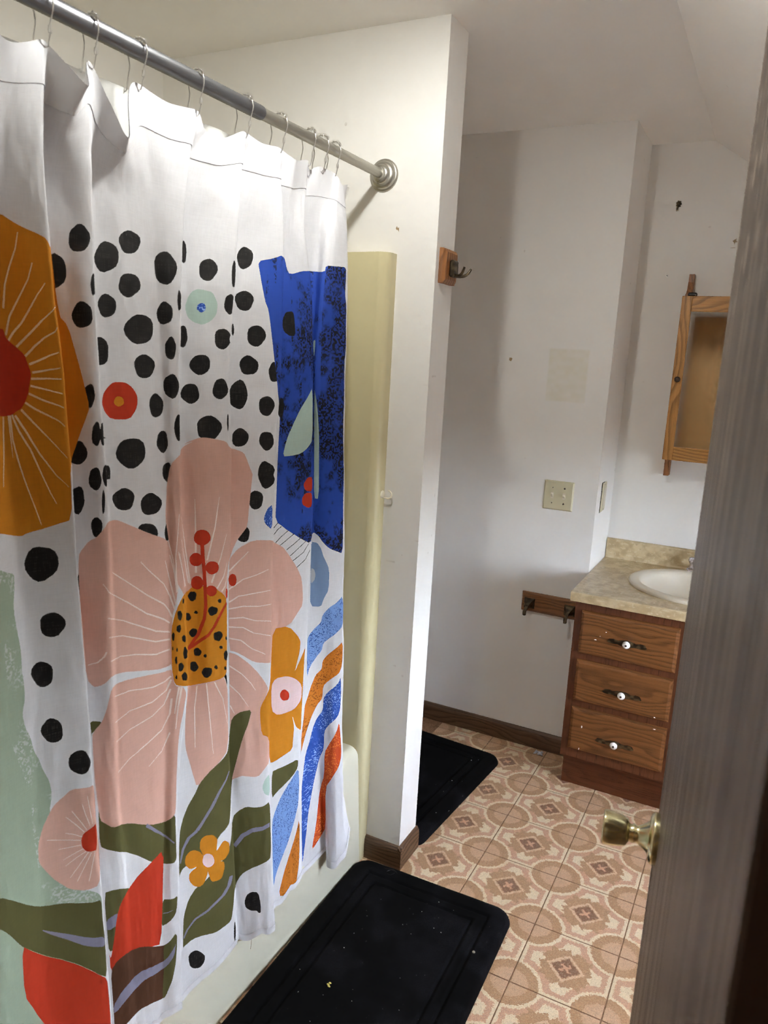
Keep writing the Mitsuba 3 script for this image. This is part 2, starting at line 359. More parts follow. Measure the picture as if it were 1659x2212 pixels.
def surround_plan():
    P = [(-0.116, 0.0)]
    for q in np.linspace(0, 90, 9): P.append((-0.146 + 0.030 * math.cos(math.radians(q)), -0.024 - 0.030 * math.sin(math.radians(q))))
    P += [(-0.18, -0.0535), (-0.60, -0.050), (-0.84, -0.050)]
    for q in np.linspace(0, 90, 6): P.append((-0.84 - 0.06 * math.sin(math.radians(q)), -0.110 + 0.06 * math.cos(math.radians(q))))
    P += [(-0.90, -1.52), (-0.9449, -1.52), (-0.9449, 0.0)]
    return P
sm = prism(surround_plan(), 1.831, (0, 0, 0), (1, 0, 0), (0, 1, 0))
obj('surround', sm, 'almond_gel', tub, smooth=35)
# scuffs and the broken caulk line at the foot of the apron
obj('scuff', cat(*[tube(curve([(-0.1172 - .0003, y, z), (-0.1176 - .0003, y + .004, z + .03), (-0.1182 - .0003, y + .002, z + .055)], 8), 0.0006, 5) for y, z in ((-0.60, .11),)]), 'vinyl_joint', tub)

# ------------------------------------------------------------------ shower rod
RX, RZ = -0.167, 2.033
rod = thing('shower_rod', 'brushed nickel tension rod holding the shower curtain', 'curtain rod')
obj('outer_tube', tube([(RX, -1.515, RZ), (RX, -1.0, RZ), (RX, -0.56, RZ), (RX, -0.552, RZ)], [.0142, .0142, .0142, .0136], 40), 'nickel_dark', rod, smooth=40)
obj('inner_tube', tube([(RX, -0.57, RZ), (RX, -0.3, RZ), (RX, -0.012, RZ)], .0121, 40), 'nickel', rod, smooth=40)
obj('flange', lathe([(0, .034), (.0135, .034), (.0150, .0335), (.0160, .030), (.0165, .027), (.0195, .0262), (.0235, .0235), (.0250, .0195), (.0256, .0175), (.0300, .0165), (.0345, .0130), (.0362, .0085), (.0368, .0065), (.0400, .0055), (.0418, .003), (.0420, 0), (0, 0)], (RX, 0, RZ), (0, -1, 0), 48), 'nickel', rod, smooth=50)

# ------------------------------------------------------------------ curtain rings: a front hook and a back hook under five clear beads
RINGS = [1.077, .991, .893, .749, .606, .487, .371, .318, .261]
RL = ['clear beaded ring nearest the camera on the shower rod', 'second beaded ring from the camera on the shower rod', 'third beaded ring from the camera on the shower rod',
      'fourth beaded ring from the camera on the shower rod', 'beaded ring just before the step in the shower rod', 'beaded ring just past the step in the shower rod',
      'third beaded ring from the wall flange', 'second beaded ring from the wall flange', 'beaded ring nearest the wall flange on the shower rod']
def ring_parts():
    r = 0.0185
    arc = [(r * math.cos(math.radians(q)), 0, r * math.sin(math.radians(q))) for q in np.linspace(12, 168, 20)]
    fw = curve([(r * .98, 0, .004), (.0195, 0, -.006), (.0165, 0, -.018), (.0125, 0, -.028), (.0118, 0, -.040), (.0085, 0, -.052), (.0040, 0, -.060), (-.0005, 0, -.060), (-.001, 0, -.054)], 30)
    bw = curve([(-r * .98, 0, .004), (-.0200, .001, -.008), (-.0175, .001, -.020), (-.0195, .001, -.032), (-.0225, .001, -.046), (-.0240, .001, -.056), (-.0275, .001, -.060), (-.0300, .001, -.054)], 30)
    wire = cat(tube(arc, .0010, 8), tube(fw, .0011, 8), tube(bw, .0011, 8))
    beads = [ball((r * math.cos(math.radians(q)), 0, r * math.sin(math.radians(q))), .0046, 2) for q in (38, 62, 86, 110, 134)]
    slide = cat(lathe([(0, .005), (.0026, .005), (.0030, .002), (.0030, -.002), (.0026, -.005), (0, -.005)], (.0119, 0, -.036), (0.02, 0, 1), 10))
    return wire, beads, slide
_w, _b, _s = ring_parts()
WD, SD, BD = ply(_w, 'wire', smooth=50), ply(_s, 'wire', smooth=50), [ply(b, 'glass_bead', smooth=True) for b in _b]
for i, (y, lab) in enumerate(zip(RINGS, RL)):
    t = thing('shower_curtain_ring', lab, 'curtain ring', 'rings on the shower rod')
    M = T().translate([RX, -y, RZ]).rotate([0, 0, 1], [4, -6, 5, -4, 6, 9, -5, 6, -4][i])
    scene[numbered(t + '__wire')] = {**WD, 'to_world': M}
    scene[numbered(t + '__slide')] = {**SD, 'to_world': M}
    for b in BD: scene[numbered(t + '__bead')] = {**b, 'to_world': M}

# ------------------------------------------------------------------ liner behind the curtain
def sheet(P, nu, nv):
    V = P.reshape(-1, 3); F = []
    for i in range(nu - 1):
        a = i * nv + np.arange(nv - 1)
        F.append(np.stack([a, a + nv, a + nv + 1], 1)); F.append(np.stack([a, a + nv + 1, a + 1], 1))
    return trimesh.Trimesh(V, np.vstack(F), process=False)
ly, lz = np.linspace(-1.46, -0.13, 260), np.linspace(1.978, 0.24, 60)
Y, Z = np.meshgrid(ly, lz, indexing='ij')
X = np.interp(Z, [0.24, 1.6, 1.9, 1.98], [-0.250, -0.246, -0.222, -0.196]) + 0.012 * np.sin(Y * 46 + 0.6 * np.sin(Y * 9)) * np.interp(Z, [0.24, 1.9, 1.98], [1, 1, .25])
mat('liner_white', two(princ(srgb(232, 231, 226), 0.5)))
tag(obj('shower_liner', sheet(np.stack([X, Y, Z], -1), 260, 60), 'liner_white', smooth=True), 'plain white shower liner hung on the back hooks behind the printed curtain', 'shower liner')

# ------------------------------------------------------------------ adhesive hook on the surround edge
h = thing('adhesive_hook', 'small cream plastic hook on the edge of the tub surround', 'hook')
obj('base', lathe([(0, .0045), (.0085, .004), (.011, .002), (.0115, 0), (0, 0)], (-0.116, -0.014, 1.172), (1, 0, 0), 28), 'cream_plastic', h, smooth=40)
pts = [(-.112, -.014, 1.164), (-.106, -.0142, 1.1625)] + [(-.097 + .0115 * math.cos(math.radians(q)), -.0145, 1.1735 + .0115 * math.sin(math.radians(q))) for q in range(-110, 100, 20)]
obj('hook', tube(curve(pts, 30), .0021, 10), 'cream_plastic', h, smooth=50)

# ------------------------------------------------------------------ hooks on the partition end
wh = thing('robe_hook', 'pewter double robe hook on an oak block at the partition end', 'robe hook')
y0, y1, z0, z1 = 0.020, 0.112, 1.760, 1.850
bl = trimesh.convex.convex_hull(np.array([(0, y0, z0), (0, y1, z0), (0, y0, z1), (0, y1, z1), (.010, y0, z0), (.010, y1, z0), (.010, y0, z1), (.010, y1, z1),
      (.019, y0 + .010, z0 + .010), (.019, y1 - .010, z0 + .010), (.019, y0 + .010, z1 - .010), (.019, y1 - .010, z1 - .010)]))
obj('block', bl, 'oak_dark_v', wh)
obj('plate', cbox((.019, .047, 1.778), (.033, .082, 1.822), .004), 'antique', wh)
for s in (-1, 1):
    P = curve([(.030, .0645 + s * .003, 1.783), (.042, .0645 + s * .007, 1.781), (.052, .0645 + s * .014, 1.783), (.060, .0645 + s * .020, 1.790), (.066, .0645 + s * .024, 1.802)], 20)
    obj('prong', tube(P, np.interp(np.linspace(0, 1, 20), [0, .5, 1], [.0052, .0042, .0030]), 10), 'antique', wh, smooth=50)

# ------------------------------------------------------------------ towel rail on the back wall
tr = thing('towel_rail', 'oak towel rail with two pewter hooks beside the vanity', 'towel rail')
obj('board', trimesh.convex.convex_hull(np.array([(x, y, z) for x, z in ((.0445, .5825), (.289, .5825), (.0445, .6605), (.289, .6605)) for y in (Y2, Y2 - .011)] +
      [(x, Y2 - .017, z) for x, z in ((.0505, .5885), (.283, .5885), (.0505, .6545), (.283, .6545))])), 'oak_dark_h', tr)
for xc in (0.078, 0.240):
    hk = obj('hook', cat(
        trimesh.convex.convex_hull(np.array([(xc + a * .0215, Y2 - .017, .618 + b * .0215) for a in (-1, 1) for b in (-1, 1)] + [(xc + a * .017, Y2 - .022, .618 + b * .017) for a in (-1, 1) for b in (-1, 1)])),
        trimesh.convex.convex_hull(np.array([(xc + a * .016, Y2 - .0215, .618 + b * .016) for a in (-1, 1) for b in (-1, 1)] + [(xc + a * .0055, Y2 - .050, .613 + b * .004) for a in (-1, 1) for b in (-1, 1)])),
        trimesh.convex.convex_hull(np.array([(xc + a * .0055, Y2 - .046 + d, z) for a in (-1, 1) for d, z in ((0, .618), (-.03, .604), (0, .608), (-.036, .592))])),
        cbox((xc - .0065, Y2 - .084, .584), (xc + .0065, Y2 - .074, .606), .002)), 'antique', tr)

# ------------------------------------------------------------------ light switch and outlet
sx, sz = 0.0897, 1.0072
sw = thing('light_switch', 'almond double light switch plate on the back wall', 'light switch')
obj('plate', trimesh.convex.convex_hull(np.array([(sx + a, Y2 - d, sz + b) for a, b, d in [(0, 0, 0), (.116, 0, 0), (0, .1143, 0), (.116, .1143, 0), (0, 0, .002), (.116, 0, .002), (0, .1143, .002), (.116, .1143, .002),
      (.005, .005, .006), (.111, .005, .006), (.005, .1093, .006), (.111, .1093, .006)]])), 'ribbed_plate', sw)
for i, cx in enumerate((sx + .035, sx + .081)):
    obj('slot', box((cx - .0055, Y2 - .0066, sz + .045), (cx + .0055, Y2 - .0058, sz + .069)), 'almond_sink', sw)
    obj('toggle', trimesh.convex.convex_hull(np.array([(cx + a * .0042, Y2 - .006, sz + .0555 + b * .006) for a in (-1, 1) for b in (-1, 1)] + [(cx + a * .0035, Y2 - .0165, sz + .0655 + b * .003 - i * .004) for a in (-1, 1) for b in (-1, 1)])), 'cream_plastic', sw)
    for dz in (.027, .087):
        r = .0034 if i == 1 else .0022
        obj('screw', lathe([(0, .0006), (r * .7, .0005), (r, 0), (0, 0)], (cx, Y2 - .0061, sz + dz), (0, -1, 0), 14), 'dark_bronze', sw)
ot = thing('outlet', 'almond outlet cover on the side of the wall return beside the counter', 'outlet')
obj('plate', trimesh.convex.convex_hull(np.array([(XR + d, 1.057 + a, 1.006 + b) for a, b, d in [(0, 0, 0.002), (.072, 0, 0.0), (0, .115, 0.003), (.072, .115, 0.0), (0, 0, .004), (.072, 0, .002), (0, .115, .005), (.072, .115, .002), (.004, .004, .007), (.068, .004, .006), (.004, .111, .008), (.068, .111, .006)]])), 'almond_plastic', ot)
obj('gap', box((XR, 1.0555, 1.004), (XR + .0018, 1.1, 1.1225)), 'black_matte', ot)
obj('socket', cbox((XR + .005, 1.078, 1.030), (XR + .0085, 1.108, 1.098), .001), 'almond_sink', ot)
for dz in (1.014, 1.113): obj('screw', lathe([(0, .0008), (.0022, .0006), (.003, 0), (0, 0)], (XR + .0068, 1.093, dz), (1, 0, 0), 12), 'dark_bronze', ot)

# ------------------------------------------------------------------ vanity
VX0, VX1, VY = 0.314, 1.086, 0.710
va = thing('vanity_cabinet', 'dark oak vanity cabinet with three drawers under a beige counter', 'vanity')
obj('carcass', cat(box((VX0 + .002, VY + .0191, .150), (VX0 + .018, Y3 - .002, .7438)), box((VX1 - .018, VY + .0191, .150), (VX1 - .002, Y3 - .002, .7438)), box((VX0 + .018, VY + .0191, .151), (VX1 - .018, Y3 - .002, .165)), box((VX0 + .018, Y3 - .012, .165), (VX1 - .018, Y3 - .002, .7438)), box((VX0 + .018, VY + .0191, .165), (VX0 + .36, VY + .03, .7438))), 'wood_frame', va)
ff = sg.box(VX0, .148, VX1, .744)
for z0, z1 in ((.566, .706), (.388, .522), (.198, .340)): ff = ff.difference(sg.box(VX0 + .034, z0, .660, z1))
ff = ff.difference(sg.box(.716, .198, VX1 - .034, .706))
obj('face_frame', prism(ff, .019, (0, VY + .019, 0), (1, 0, 0), (0, 0, 1)), 'wood_frame', va)
obj('toe_kick', box((VX0 - .001, .785, 0.0005), (VX1, .80, .1505)), 'wood_kick', va)
def front(x0, x1, z0, z1, m='wood_drawer', e=.011):
    """Drawer or door front: square back, worn round-over on the face."""
    P = [(x, y, z) for x in (x0, x1) for z in (z0, z1) for y in (VY - .0005, VY - .010)]
    P += [(x, VY - .0155, z) for x in (x0 + e * .35, x1 - e * .35) for z in (z0 + e * .35, z1 - e * .35)]
    P += [(x, VY - .018, z) for x in (x0 + e, x1 - e) for z in (z0 + e, z1 - e)]
    return trimesh.convex.convex_hull(np.array(P))
for (z0, z1), kz, dx in zip(((.557, .715), (.377, .532), (.187, .350)), (.628, .440, .249), (0, .004, -.001)):
    d = obj('drawer', front(.340, .670, z0, z1), 'wood_drawer', va)
    cx = .505 + dx; yf = VY - .018
    out = sg.Polygon([(-.066, -.0035), (-.060, .0065), (-.046, .0085), (-.030, .0045), (-.016, .0095), (0, .0115), (.016, .0095), (.030, .0045), (.046, .0085), (.060, .0065), (.066, -.0035),
                      (.060, -.0065), (.046, -.0075), (.030, -.0060), (.016, -.0100), (0, -.0115), (-.016, -.0100), (-.030, -.0060), (-.046, -.0075), (-.060, -.0065)]).buffer(.0015).buffer(-.0008)
    pl = prism(out, .0022, (cx, yf, kz), (1, 0, 0), (0, 0, 1))
    hd = obj('handle', pl, 'antique', d)
    obj('handle_knob', cat(lathe([(0, .021), (.006, .0205), (.0115, .017), (.0135, .012), (.0115, .008), (.0065, .006), (.005, .002), (.0075, 0), (0, 0)], (cx, yf - .002, kz), (0, -1, 0), 28),), 'porcelain', d, smooth=60)
    obj('knob_screw', lathe([(0, .0008), (.0036, .0008), (.0044, 0), (0, 0)], (cx, yf - .0222, kz), (0, -1, 0), 16), 'dark_bronze', d)
dr_ = obj('door', front(.704, VX1 - .022, .187, .715), 'wood_drawer', va)
obj('knob', lathe([(0, .021), (.0115, .017), (.0135, .012), (.0065, .006), (.0075, 0), (0, 0)], (.735, VY - .019, .60), (0, -1, 0), 24), 'porcelain', dr_, smooth=60)
# paint drips and nicks on the drawers
drips = [(.398, .620, .009, .003), (.413, .636, .0025, .0025), (.432, .655, .004, .003), (.385, .283, .004, .010), (.383, .196, .002, .009), (.625, .386, .006, .004), (.63, .343, .009, .003)]
tag(obj('paint_drips', cat(*[ball((x, VY - .0183, z), 1, 1, (1, 1, 1)).apply_transform(np.diag([1, 1, 1, 1])) if False else trimesh.creation.icosphere(1, 1.0).apply_scale((a / 2, .0008, b / 2)).apply_translation((x, VY - .0183, z)) for x, z, a, b in drips]), 'white_plastic', va), 'white paint drips on the drawer fronts', kind='stuff')

ct = thing('countertop', 'beige marbled laminate countertop with a low backsplash', 'countertop')
def ell(a, b, n=48, c=(.70, 1.004)): return [(c[0] + a * math.cos(t), c[1] + b * math.sin(t)) for t in np.arange(n) * 2 * math.pi / n]
top = sg.Polygon([(.2965, .695), (1.10, .695), (1.10, Y3 - .001), (.2965, Y3 - .001)]).difference(sg.Polygon(ell(.232, .205)))
cm = prism(top, .036, (0, 0, .744))
ed = [(.695, .744), (.690, .746), (.6885, .752)] + [(.6925 - .004 * math.cos(q), .776 + .004 * math.sin(q)) for q in np.linspace(0, math.pi / 2, 6)] + [(.6965, .780), (.6965, .744)]
edge = prism(ed, .8035, (.2965, 0, 0), (0, 1, 0), (0, 0, 1))
obj('slab', cat(cm, edge), 'laminate', ct, smooth=30)
bs = [(Y3 - .001, .7795), (Y3 - .026, .7795), (Y3 - .022, .784), (Y3 - .020, .79)] + [(Y3 - .012 - .008 * math.cos(q), .853 + .008 * math.sin(q)) for q in np.linspace(0, math.pi / 2, 6)] + [(Y3 - .001, .861)]
obj('backsplash', prism(bs, .8035, (.2965, 0, 0), (0, 1, 0), (0, 0, 1)), 'laminate', ct, smooth=30)

sk = thing('sink', 'oval almond drop-in sink set in the counter', 'sink')
def ovals(rows, n=64):
    V, F = [], []
    for a, b, z in rows: V += [(x, y, z) for x, y in ell(a, b, n)]
    for i in range(len(rows) - 1):
        for j in range(n):
            k = (j + 1) % n; F += [[i * n + j, i * n + k, (i + 1) * n + k], [i * n + j, (i + 1) * n + k, (i + 1) * n + j]]
    V.append((.70, 1.004, rows[-1][2])); L = len(V) - 1; e = (len(rows) - 1) * n
    F += [[e + j, e + (j + 1) % n, L] for j in range(n)]
    return trimesh.Trimesh(np.array(V), np.array(F), process=False)
obj('bowl', ovals([(.256, .231, .7805), (.2575, .2325, .785), (.2565, .2315, .790), (.252, .227, .7935), (.240, .215, .7945), (.224, .197, .7925), (.216, .187, .787), (.210, .181, .776), (.198, .170, .740), (.165, .142, .680), (.10, .085, .650), (.03, .03, .645)]), 'almond_sink', sk, smooth=True)
fc = thing('faucet', 'chrome faucet at the back of the sink', 'faucet')
obj('deck', cbox((.625, 1.195, .794), (.785, 1.245, .808), .006), 'chrome', fc)
obj('spout', tube(curve([(.705, 1.225, .805), (.705, 1.222, .850), (.705, 1.195, .875), (.705, 1.150, .868), (.705, 1.115, .845)], 20), .010, 16), 'chrome', fc, smooth=50)
for x in (.648, .762): obj('handle', lathe([(0, .04), (.018, .038), (.022, .028), (.014, .012), (.016, 0), (0, 0)], (x, 1.22, .807), (0, 0, 1), 20), 'chrome', fc, smooth=50)

# ------------------------------------------------------------------ mirror cabinet
mc = thing('medicine_cabinet', 'honey oak medicine cabinet with a mirror door hanging above the counter', 'medicine cabinet')
CX0, CX1, CD = .489, .912, .128
def side(x0):
    P = [(0, 1.925), (.022, 1.925), (.026, 1.895), (.036, 1.868), (.054, 1.852), (.075, 1.846), (.075, 1.835), (CD, 1.835), (CD, 1.227), (.060, 1.227), (.056, 1.205), (.052, 1.153), (0, 1.153)]
    return prism([(Y3 - d, z) for d, z in P], .019, (x0, 0, 0), (0, 1, 0), (0, 0, 1))
obj('side', side(CX0), 'oak_dark_v', mc); obj('side', side(CX1 - .019), 'oak_dark_v', mc)
obj('box', cat(box((CX0 + .019, Y3 - CD, 1.229), (CX1 - .019, Y3, 1.245)), box((CX0 + .019, Y3 - CD, 1.815), (CX1 - .019, Y3, 1.833)), box((CX0 + .019, Y3 - .01, 1.229), (CX1 - .019, Y3, 1.833))), 'oak_h', mc)
yf = Y3 - CD
dk = numbered(mc + '__door')
scene[dk] = ply(box((CX0 + .004, yf - .006, 1.231), (CX1 - .004, yf - .001, 1.829)), 'oak_h')
X0, X1, Z0, Z1, FW = CX0 - .001, CX1 + .001, 1.226, 1.834, .036
def stile(x0, x1, z0, z1, inner):
    P = [(x, y, z) for x in (x0, x1) for z in (z0, z1) for y in (yf - .001, yf - .018)]
    return cbox((x0, yf - .019, z0), (x1, yf - .001, z1), .0015)
obj('stile', cbox((X0, yf - .019, Z0), (X0 + FW, yf - .001, Z1), .0018), 'oak_v', dk); obj('stile', cbox((X1 - FW, yf - .019, Z0), (X1, yf - .001, Z1), .0018), 'oak_v', dk)
obj('rail', cbox((X0 + FW, yf - .0185, Z1 - .055), (X1 - FW, yf - .001, Z1), .0018), 'oak_h', dk); obj('rail', cbox((X0 + FW, yf - .0185, Z0), (X1 - FW, yf - .001, Z0 + .052), .0018), 'oak_h', dk)
mx0, mx1, mz0, mz1, bv = X0 + FW, X1 - FW, Z0 + .052, Z1 - .055, .018
ym = yf - .011
V = [(mx0, ym + .0001, mz0), (mx1, ym + .0001, mz0), (mx1, ym + .0001, mz1), (mx0, ym + .0001, mz1), (mx0 + bv, ym, mz0 + bv), (mx1 - bv, ym, mz0 + bv), (mx1 - bv, ym, mz1 - bv), (mx0 + bv, ym, mz1 - bv)]
F = [[0, 1, 5], [0, 5, 4], [1, 2, 6], [1, 6, 5], [2, 3, 7], [2, 7, 6], [3, 0, 4], [3, 4, 7], [4, 5, 6], [4, 6, 7]]
obj('mirror', trimesh.Trimesh(V, F, process=False), 'mirror', dk)
obj('knob', lathe([(0, .020), (.006, .0195), (.0098, .016), (.0108, .012), (.0085, .008), (.0045, .005), (.0045, .001), (.007, 0), (0, 0)], (.5085, yf - .019, 1.531), (0, -1, 0), 24), 'dark_bronze', dk, smooth=60)
bc = thing('black_clip', 'small black plastic clip on top of the mirror cabinet', 'clip')
obj('body', cbox((.503, Y3 - .120, 1.8352), (.535, Y3 - .098, 1.849), .004), 'black_matte', bc)
obj('pin', lathe([(0, .0015), (.002, .001), (.0028, 0), (0, 0)], (.530, Y3 - .1202, 1.840), (0, -1, 0), 10), 'chrome', bc)

# ------------------------------------------------------------------ small things on the walls
br = thing('picture_hook', 'ornate brass picture hook nailed above the mirror cabinet', 'picture hook')
obj('shank', trimesh.convex.convex_hull(np.array([(.4135 + a * .0042, Y3 - d, z) for a in (-1, 1) for d, z in ((0, 2.158), (.004, 2.158), (0, 2.176), (.005, 2.176))])), 'antique', br)
fin = [ball((.4165 + .0075 * math.cos(q), Y3 - .003, 2.183 + .0095 * math.sin(q)), .0036, 1) for q in np.linspace(0, 2 * math.pi, 8)[:-1]]
obj('rosette', cat(*fin, ball((.4165, Y3 - .003, 2.183), .006, 1)), 'antique', br, smooth=60)
obj('lip', tube(curve([(.4135, Y3 - .004, 2.172), (.4135, Y3 - .009, 2.164), (.4135, Y3 - .011, 2.168), (.4138, Y3 - .0115, 2.175)], 10), .0016, 8), 'antique', br, smooth=50)
an = thing('wall_anchor', 'empty white wall anchor left of the mirror cabinet top', 'wall anchor')
obj('collar', lathe([(.0022, .0002), (.0022, .0012), (.0042, .0012), (.005, 0)], (.4052, Y3, 1.921), (0, -1, 0), 16), 'white_plastic', an)
obj('hole', lathe([(0, .0004), (.0022, .0004), (.0022, 0)], (.4052, Y3, 1.921), (0, -1, 0), 12), 'black_matte', an)
def blob(pts, c, u, v, h): return prism(sg.Polygon(pts), h, c, u, v)
tag(obj('wall_chip', blob([(-.006, -.002), (-.004, .006), (.003, .006), (.007, .004), (.006, -.002), (.002, -.008), (-.002, -.006)], (-.091, Y2 + .0002, 1.573), (1, 0, 0), (0, 0, 1), .0008), 'chip_brown'), 'small brown chip in the paint of the back wall', 'paint chip')
gouge = [blob([(-.010, .0), (-.003, .006), (.004, .010), (.002, .002), (.010, -.003), (.001, -.004), (-.002, -.012), (-.005, -.003)], (.632, Y3 + .0002, 2.045), (1, 0, 0), (0, 0, 1), .0008), blob([(-.012, 0), (.006, .0015), (.006, .003), (-.012, .0015)], (.630, Y3 + .0002, 2.020), (1, 0, 0), (0, 0, 1), .0008)]
tag(obj('wall_gouge', cat(*gouge), 'chip_brown'), 'dark gouge in the wall beside the edge of the door', 'wall gouge')
cr = [blob([(0, 0), (.003, .006), (.006, .001), (.010, .003), (.009, -.008), (.006, -.003), (.003, -.004)], (-.1115 - .012, .0002, 1.897), (1, 0, 0), (0, 0, 1), .0007)]
tag(obj('paint_flake', cat(*cr), 'chip_brown'), 'tiny brown paint flake on the partition above the surround', 'paint flake')

# ------------------------------------------------------------------ bath mats
def mat_mesh(w, l, r=.055, h=.020, nx=126, ny=200, seed=1):
    xs, ys = np.linspace(-w / 2, w / 2, nx), np.linspace(-l / 2, l / 2, ny)
    X, Y = np.meshgrid(xs, ys, indexing='ij')
    qx, qy = np.abs(X) - (w / 2 - r), np.abs(Y) - (l / 2 - r)
    out = np.hypot(np.maximum(qx, 0), np.maximum(qy, 0)); d = r - out - np.minimum(np.maximum(qx, qy), 0)
    # snap the corners onto the rounded outline
    m = d < 0; f = np.where(m, r / np.maximum(out, 1e-9), 1)
    X = np.where(m, np.sign(X) * (w / 2 - r + np.maximum(qx, 0) * f), X); Y = np.where(m, np.sign(Y) * (l / 2 - r + np.maximum(qy, 0) * f), Y)
    d = np.maximum(d, 0)
    z = h * np.sqrt(np.clip(1 - (1 - np.clip(d / .022, 0, 1)) ** 2, 0, 1))
    e = np.minimum(w / 2 - np.abs(X), l / 2 - np.abs(Y))
    for g in (.062, .098): z = z - .0065 * np.exp(-((e - g) / .0038) ** 2)
    z = z - .0012 * np.exp(-((e - .08) / .012) ** 2)
    P = np.stack([X, Y, z], -1)
    z = z + np.where(d > .004, .0016, 0) * (meshkit.fbm(np.stack([X * 18, Y * 18, 0 * X + seed], -1), 3) - .5) + np.where(d > .004, .0006, 0) * (meshkit.noise(np.stack([X * 220, Y * 220, 0 * X], -1), seed) - .5)
    P[..., 2] = np.maximum(z, 0.0004)
    m1 = sheet(P, nx, ny)
    bot = P.copy(); bot[..., 2] = 0.0002
    return m1
def place(m, x, y, a):
    m.apply_transform(trimesh.transformations.rotation_matrix(math.radians(a), (0, 0, 1))); m.apply_translation((x, y, 0)); return m
near = thing('bath_mat', 'large black plush bath mat beside the tub, nearest the camera', 'bath mat', 'black bath mats')
obj('pad', place(mat_mesh(.505, .80, seed=1), .139, -.420, 1.2), 'plush_black', near, smooth=True)
far = thing('bath_mat', 'black plush bath mat behind the partition by the back wall', 'bath mat', 'black bath mats')
obj('pad', place(mat_mesh(.50, .70, seed=5, h=.021), -.205, .475, -4.5), 'plush_black', far, smooth=True)
tg = obj('care_tag', prism(sg.box(-.012, -.010, .006, .012), .0006, (-.1115, -.118, .006), (1, 0, .25), (0, 1, 0)), 'caulk', near); tag(tg, 'white care tag')
def specks(n, x0, x1, y0, y1, z, seed):
    g = np.random.default_rng(seed); ms = []
    for _ in range(n):
        s = float(g.choice([.0006, .0008, .0010, .0013], p=[.45, .3, .18, .07])); m = trimesh.creation.icosphere(0, 1.0); m.apply_scale((s * g.uniform(.6, 1.8), s, s * .6))
        m.apply_translation((g.uniform(x0, x1), g.uniform(y0, y1), z)); ms.append(m)
    return cat(*ms)
tag(obj('lint', specks(46, -.05, .33, -.76, -.08, .0205, 3), 'lint'), 'white lint specks scattered on the near bath mat', 'lint', kind='stuff')
tag(obj('lint', specks(14, -.05, .05, .18, .74, .0212, 4), 'lint'), 'white lint specks scattered on the far bath mat', 'lint', kind='stuff')
tag(obj('crumbs', cat(specks(26, .20, .33, .62, .78, .0012, 6), specks(10, .30, .62, .60, .76, .001, 8)), 'lint'), 'pale crumbs on the vinyl beside the vanity base', 'crumbs', kind='stuff')
tag(obj('gold_leaf_scrap', cat(*[trimesh.creation.icosphere(1, 1.0).apply_scale((.004, .0025, .0016)).apply_translation((.0585 + a, -.515 + b, .0225)) for a, b in ((0, 0), (.005, -.004), (.002, .006))]), 'gold_scrap'), 'tiny gold scrap on the near bath mat', 'scrap')
tag(obj('pebble', trimesh.creation.icosphere(2, 1.0).apply_scale((.0042, .0038, .0026)).apply_translation((.336, -.228, .0215)), 'pebble', smooth=True), 'small grey pebble near the right edge of the near bath mat', 'pebble')
th = curve([(-.03, -.035, .0215), (-.012, -.05, .022), (.012, -.045, .022), (.006, -.07, .022), (-.008, -.066, .0225), (.0, -.05, .0225), (.02, -.052, .022)], 40)
tag(obj('loose_thread', tube(th, .0007, 5), 'black_matte', smooth=50), 'loose black thread curled on the corner of the near mat', 'thread')
pp = thing('paper_scrap', 'crumpled grey paper scrap on the floor by the baseboard', 'paper scrap')
g = np.random.default_rng(12)
for i in range(4):
    P = np.array([(-.018, -.006, .001), (.018, -.005, .004), (.016, .006, .010), (-.015, .007, .006), (.0, .0, .014)]) * g.uniform(.5, .9, (5, 1)) + g.normal(0, .002, (5, 3))
    P[:, 2] = np.abs(P[:, 2]) + .0005
    m = trimesh.Trimesh(P, [[0, 1, 4], [1, 2, 4], [2, 3, 4], [3, 0, 4]], process=False)
    m.apply_transform(trimesh.transformations.rotation_matrix(g.uniform(0, 3), (0, 0, 1))); m.apply_translation((.180 + g.uniform(-.012, .012), .925 + g.uniform(-.008, .008), 0))
    obj('fold', m, 'paper', pp)

# ------------------------------------------------------------------ door on the right
LAT, HNG = np.array([0.781, -0.842]), np.array([0.8685, -1.597])
DU = (HNG - LAT) / np.linalg.norm(HNG - LAT); DW = float(np.linalg.norm(HNG - LAT)); DN = np.array([DU[1], -DU[0]])   # DN points to the tub side
if DN[0] > 0: DN = -DN
do = numbered('door_1'); labels[do] = {'label': 'open grey brown wooden door on the right with a brass knob', 'kind': 'structure'}
U3, Z3 = (float(DU[0]), float(DU[1]), 0.0), (0, 0, 1)
wd = np.cross(U3, Z3); side_ = 1.0 if wd[:2] @ DN > 0 else -1.0
def door_prism(poly, d0, d1):
    """Polygon in (distance from the latch edge, height); d0..d1 = depth behind the face."""
    if side_ < 0:      # extrusion goes away from the face
        o = np.r_[LAT - DN * d0, 0]; return prism(poly, d1 - d0, o, U3, Z3)
    o = np.r_[LAT - DN * d1, 0]; return prism(poly, d1 - d0, o, U3, Z3)
split = sg.Polygon([(.001, .70), (.013, .765), (.020, .82), (.024, .90), (.024, .98), (.023, 1.06), (.022, 1.13), (.026, 1.06), (.029, .98), (.032, .90), (.034, .85), (.030, .80), (.018, .75)])
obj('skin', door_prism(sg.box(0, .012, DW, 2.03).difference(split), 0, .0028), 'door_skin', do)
obj('core', door_prism(sg.box(0.0005, .012, DW, 2.03), .0028, .035), 'door_core', do)
KC = LAT + DU * .060; KZ = .925
ax = (float(DN[0]), float(DN[1]), 0)
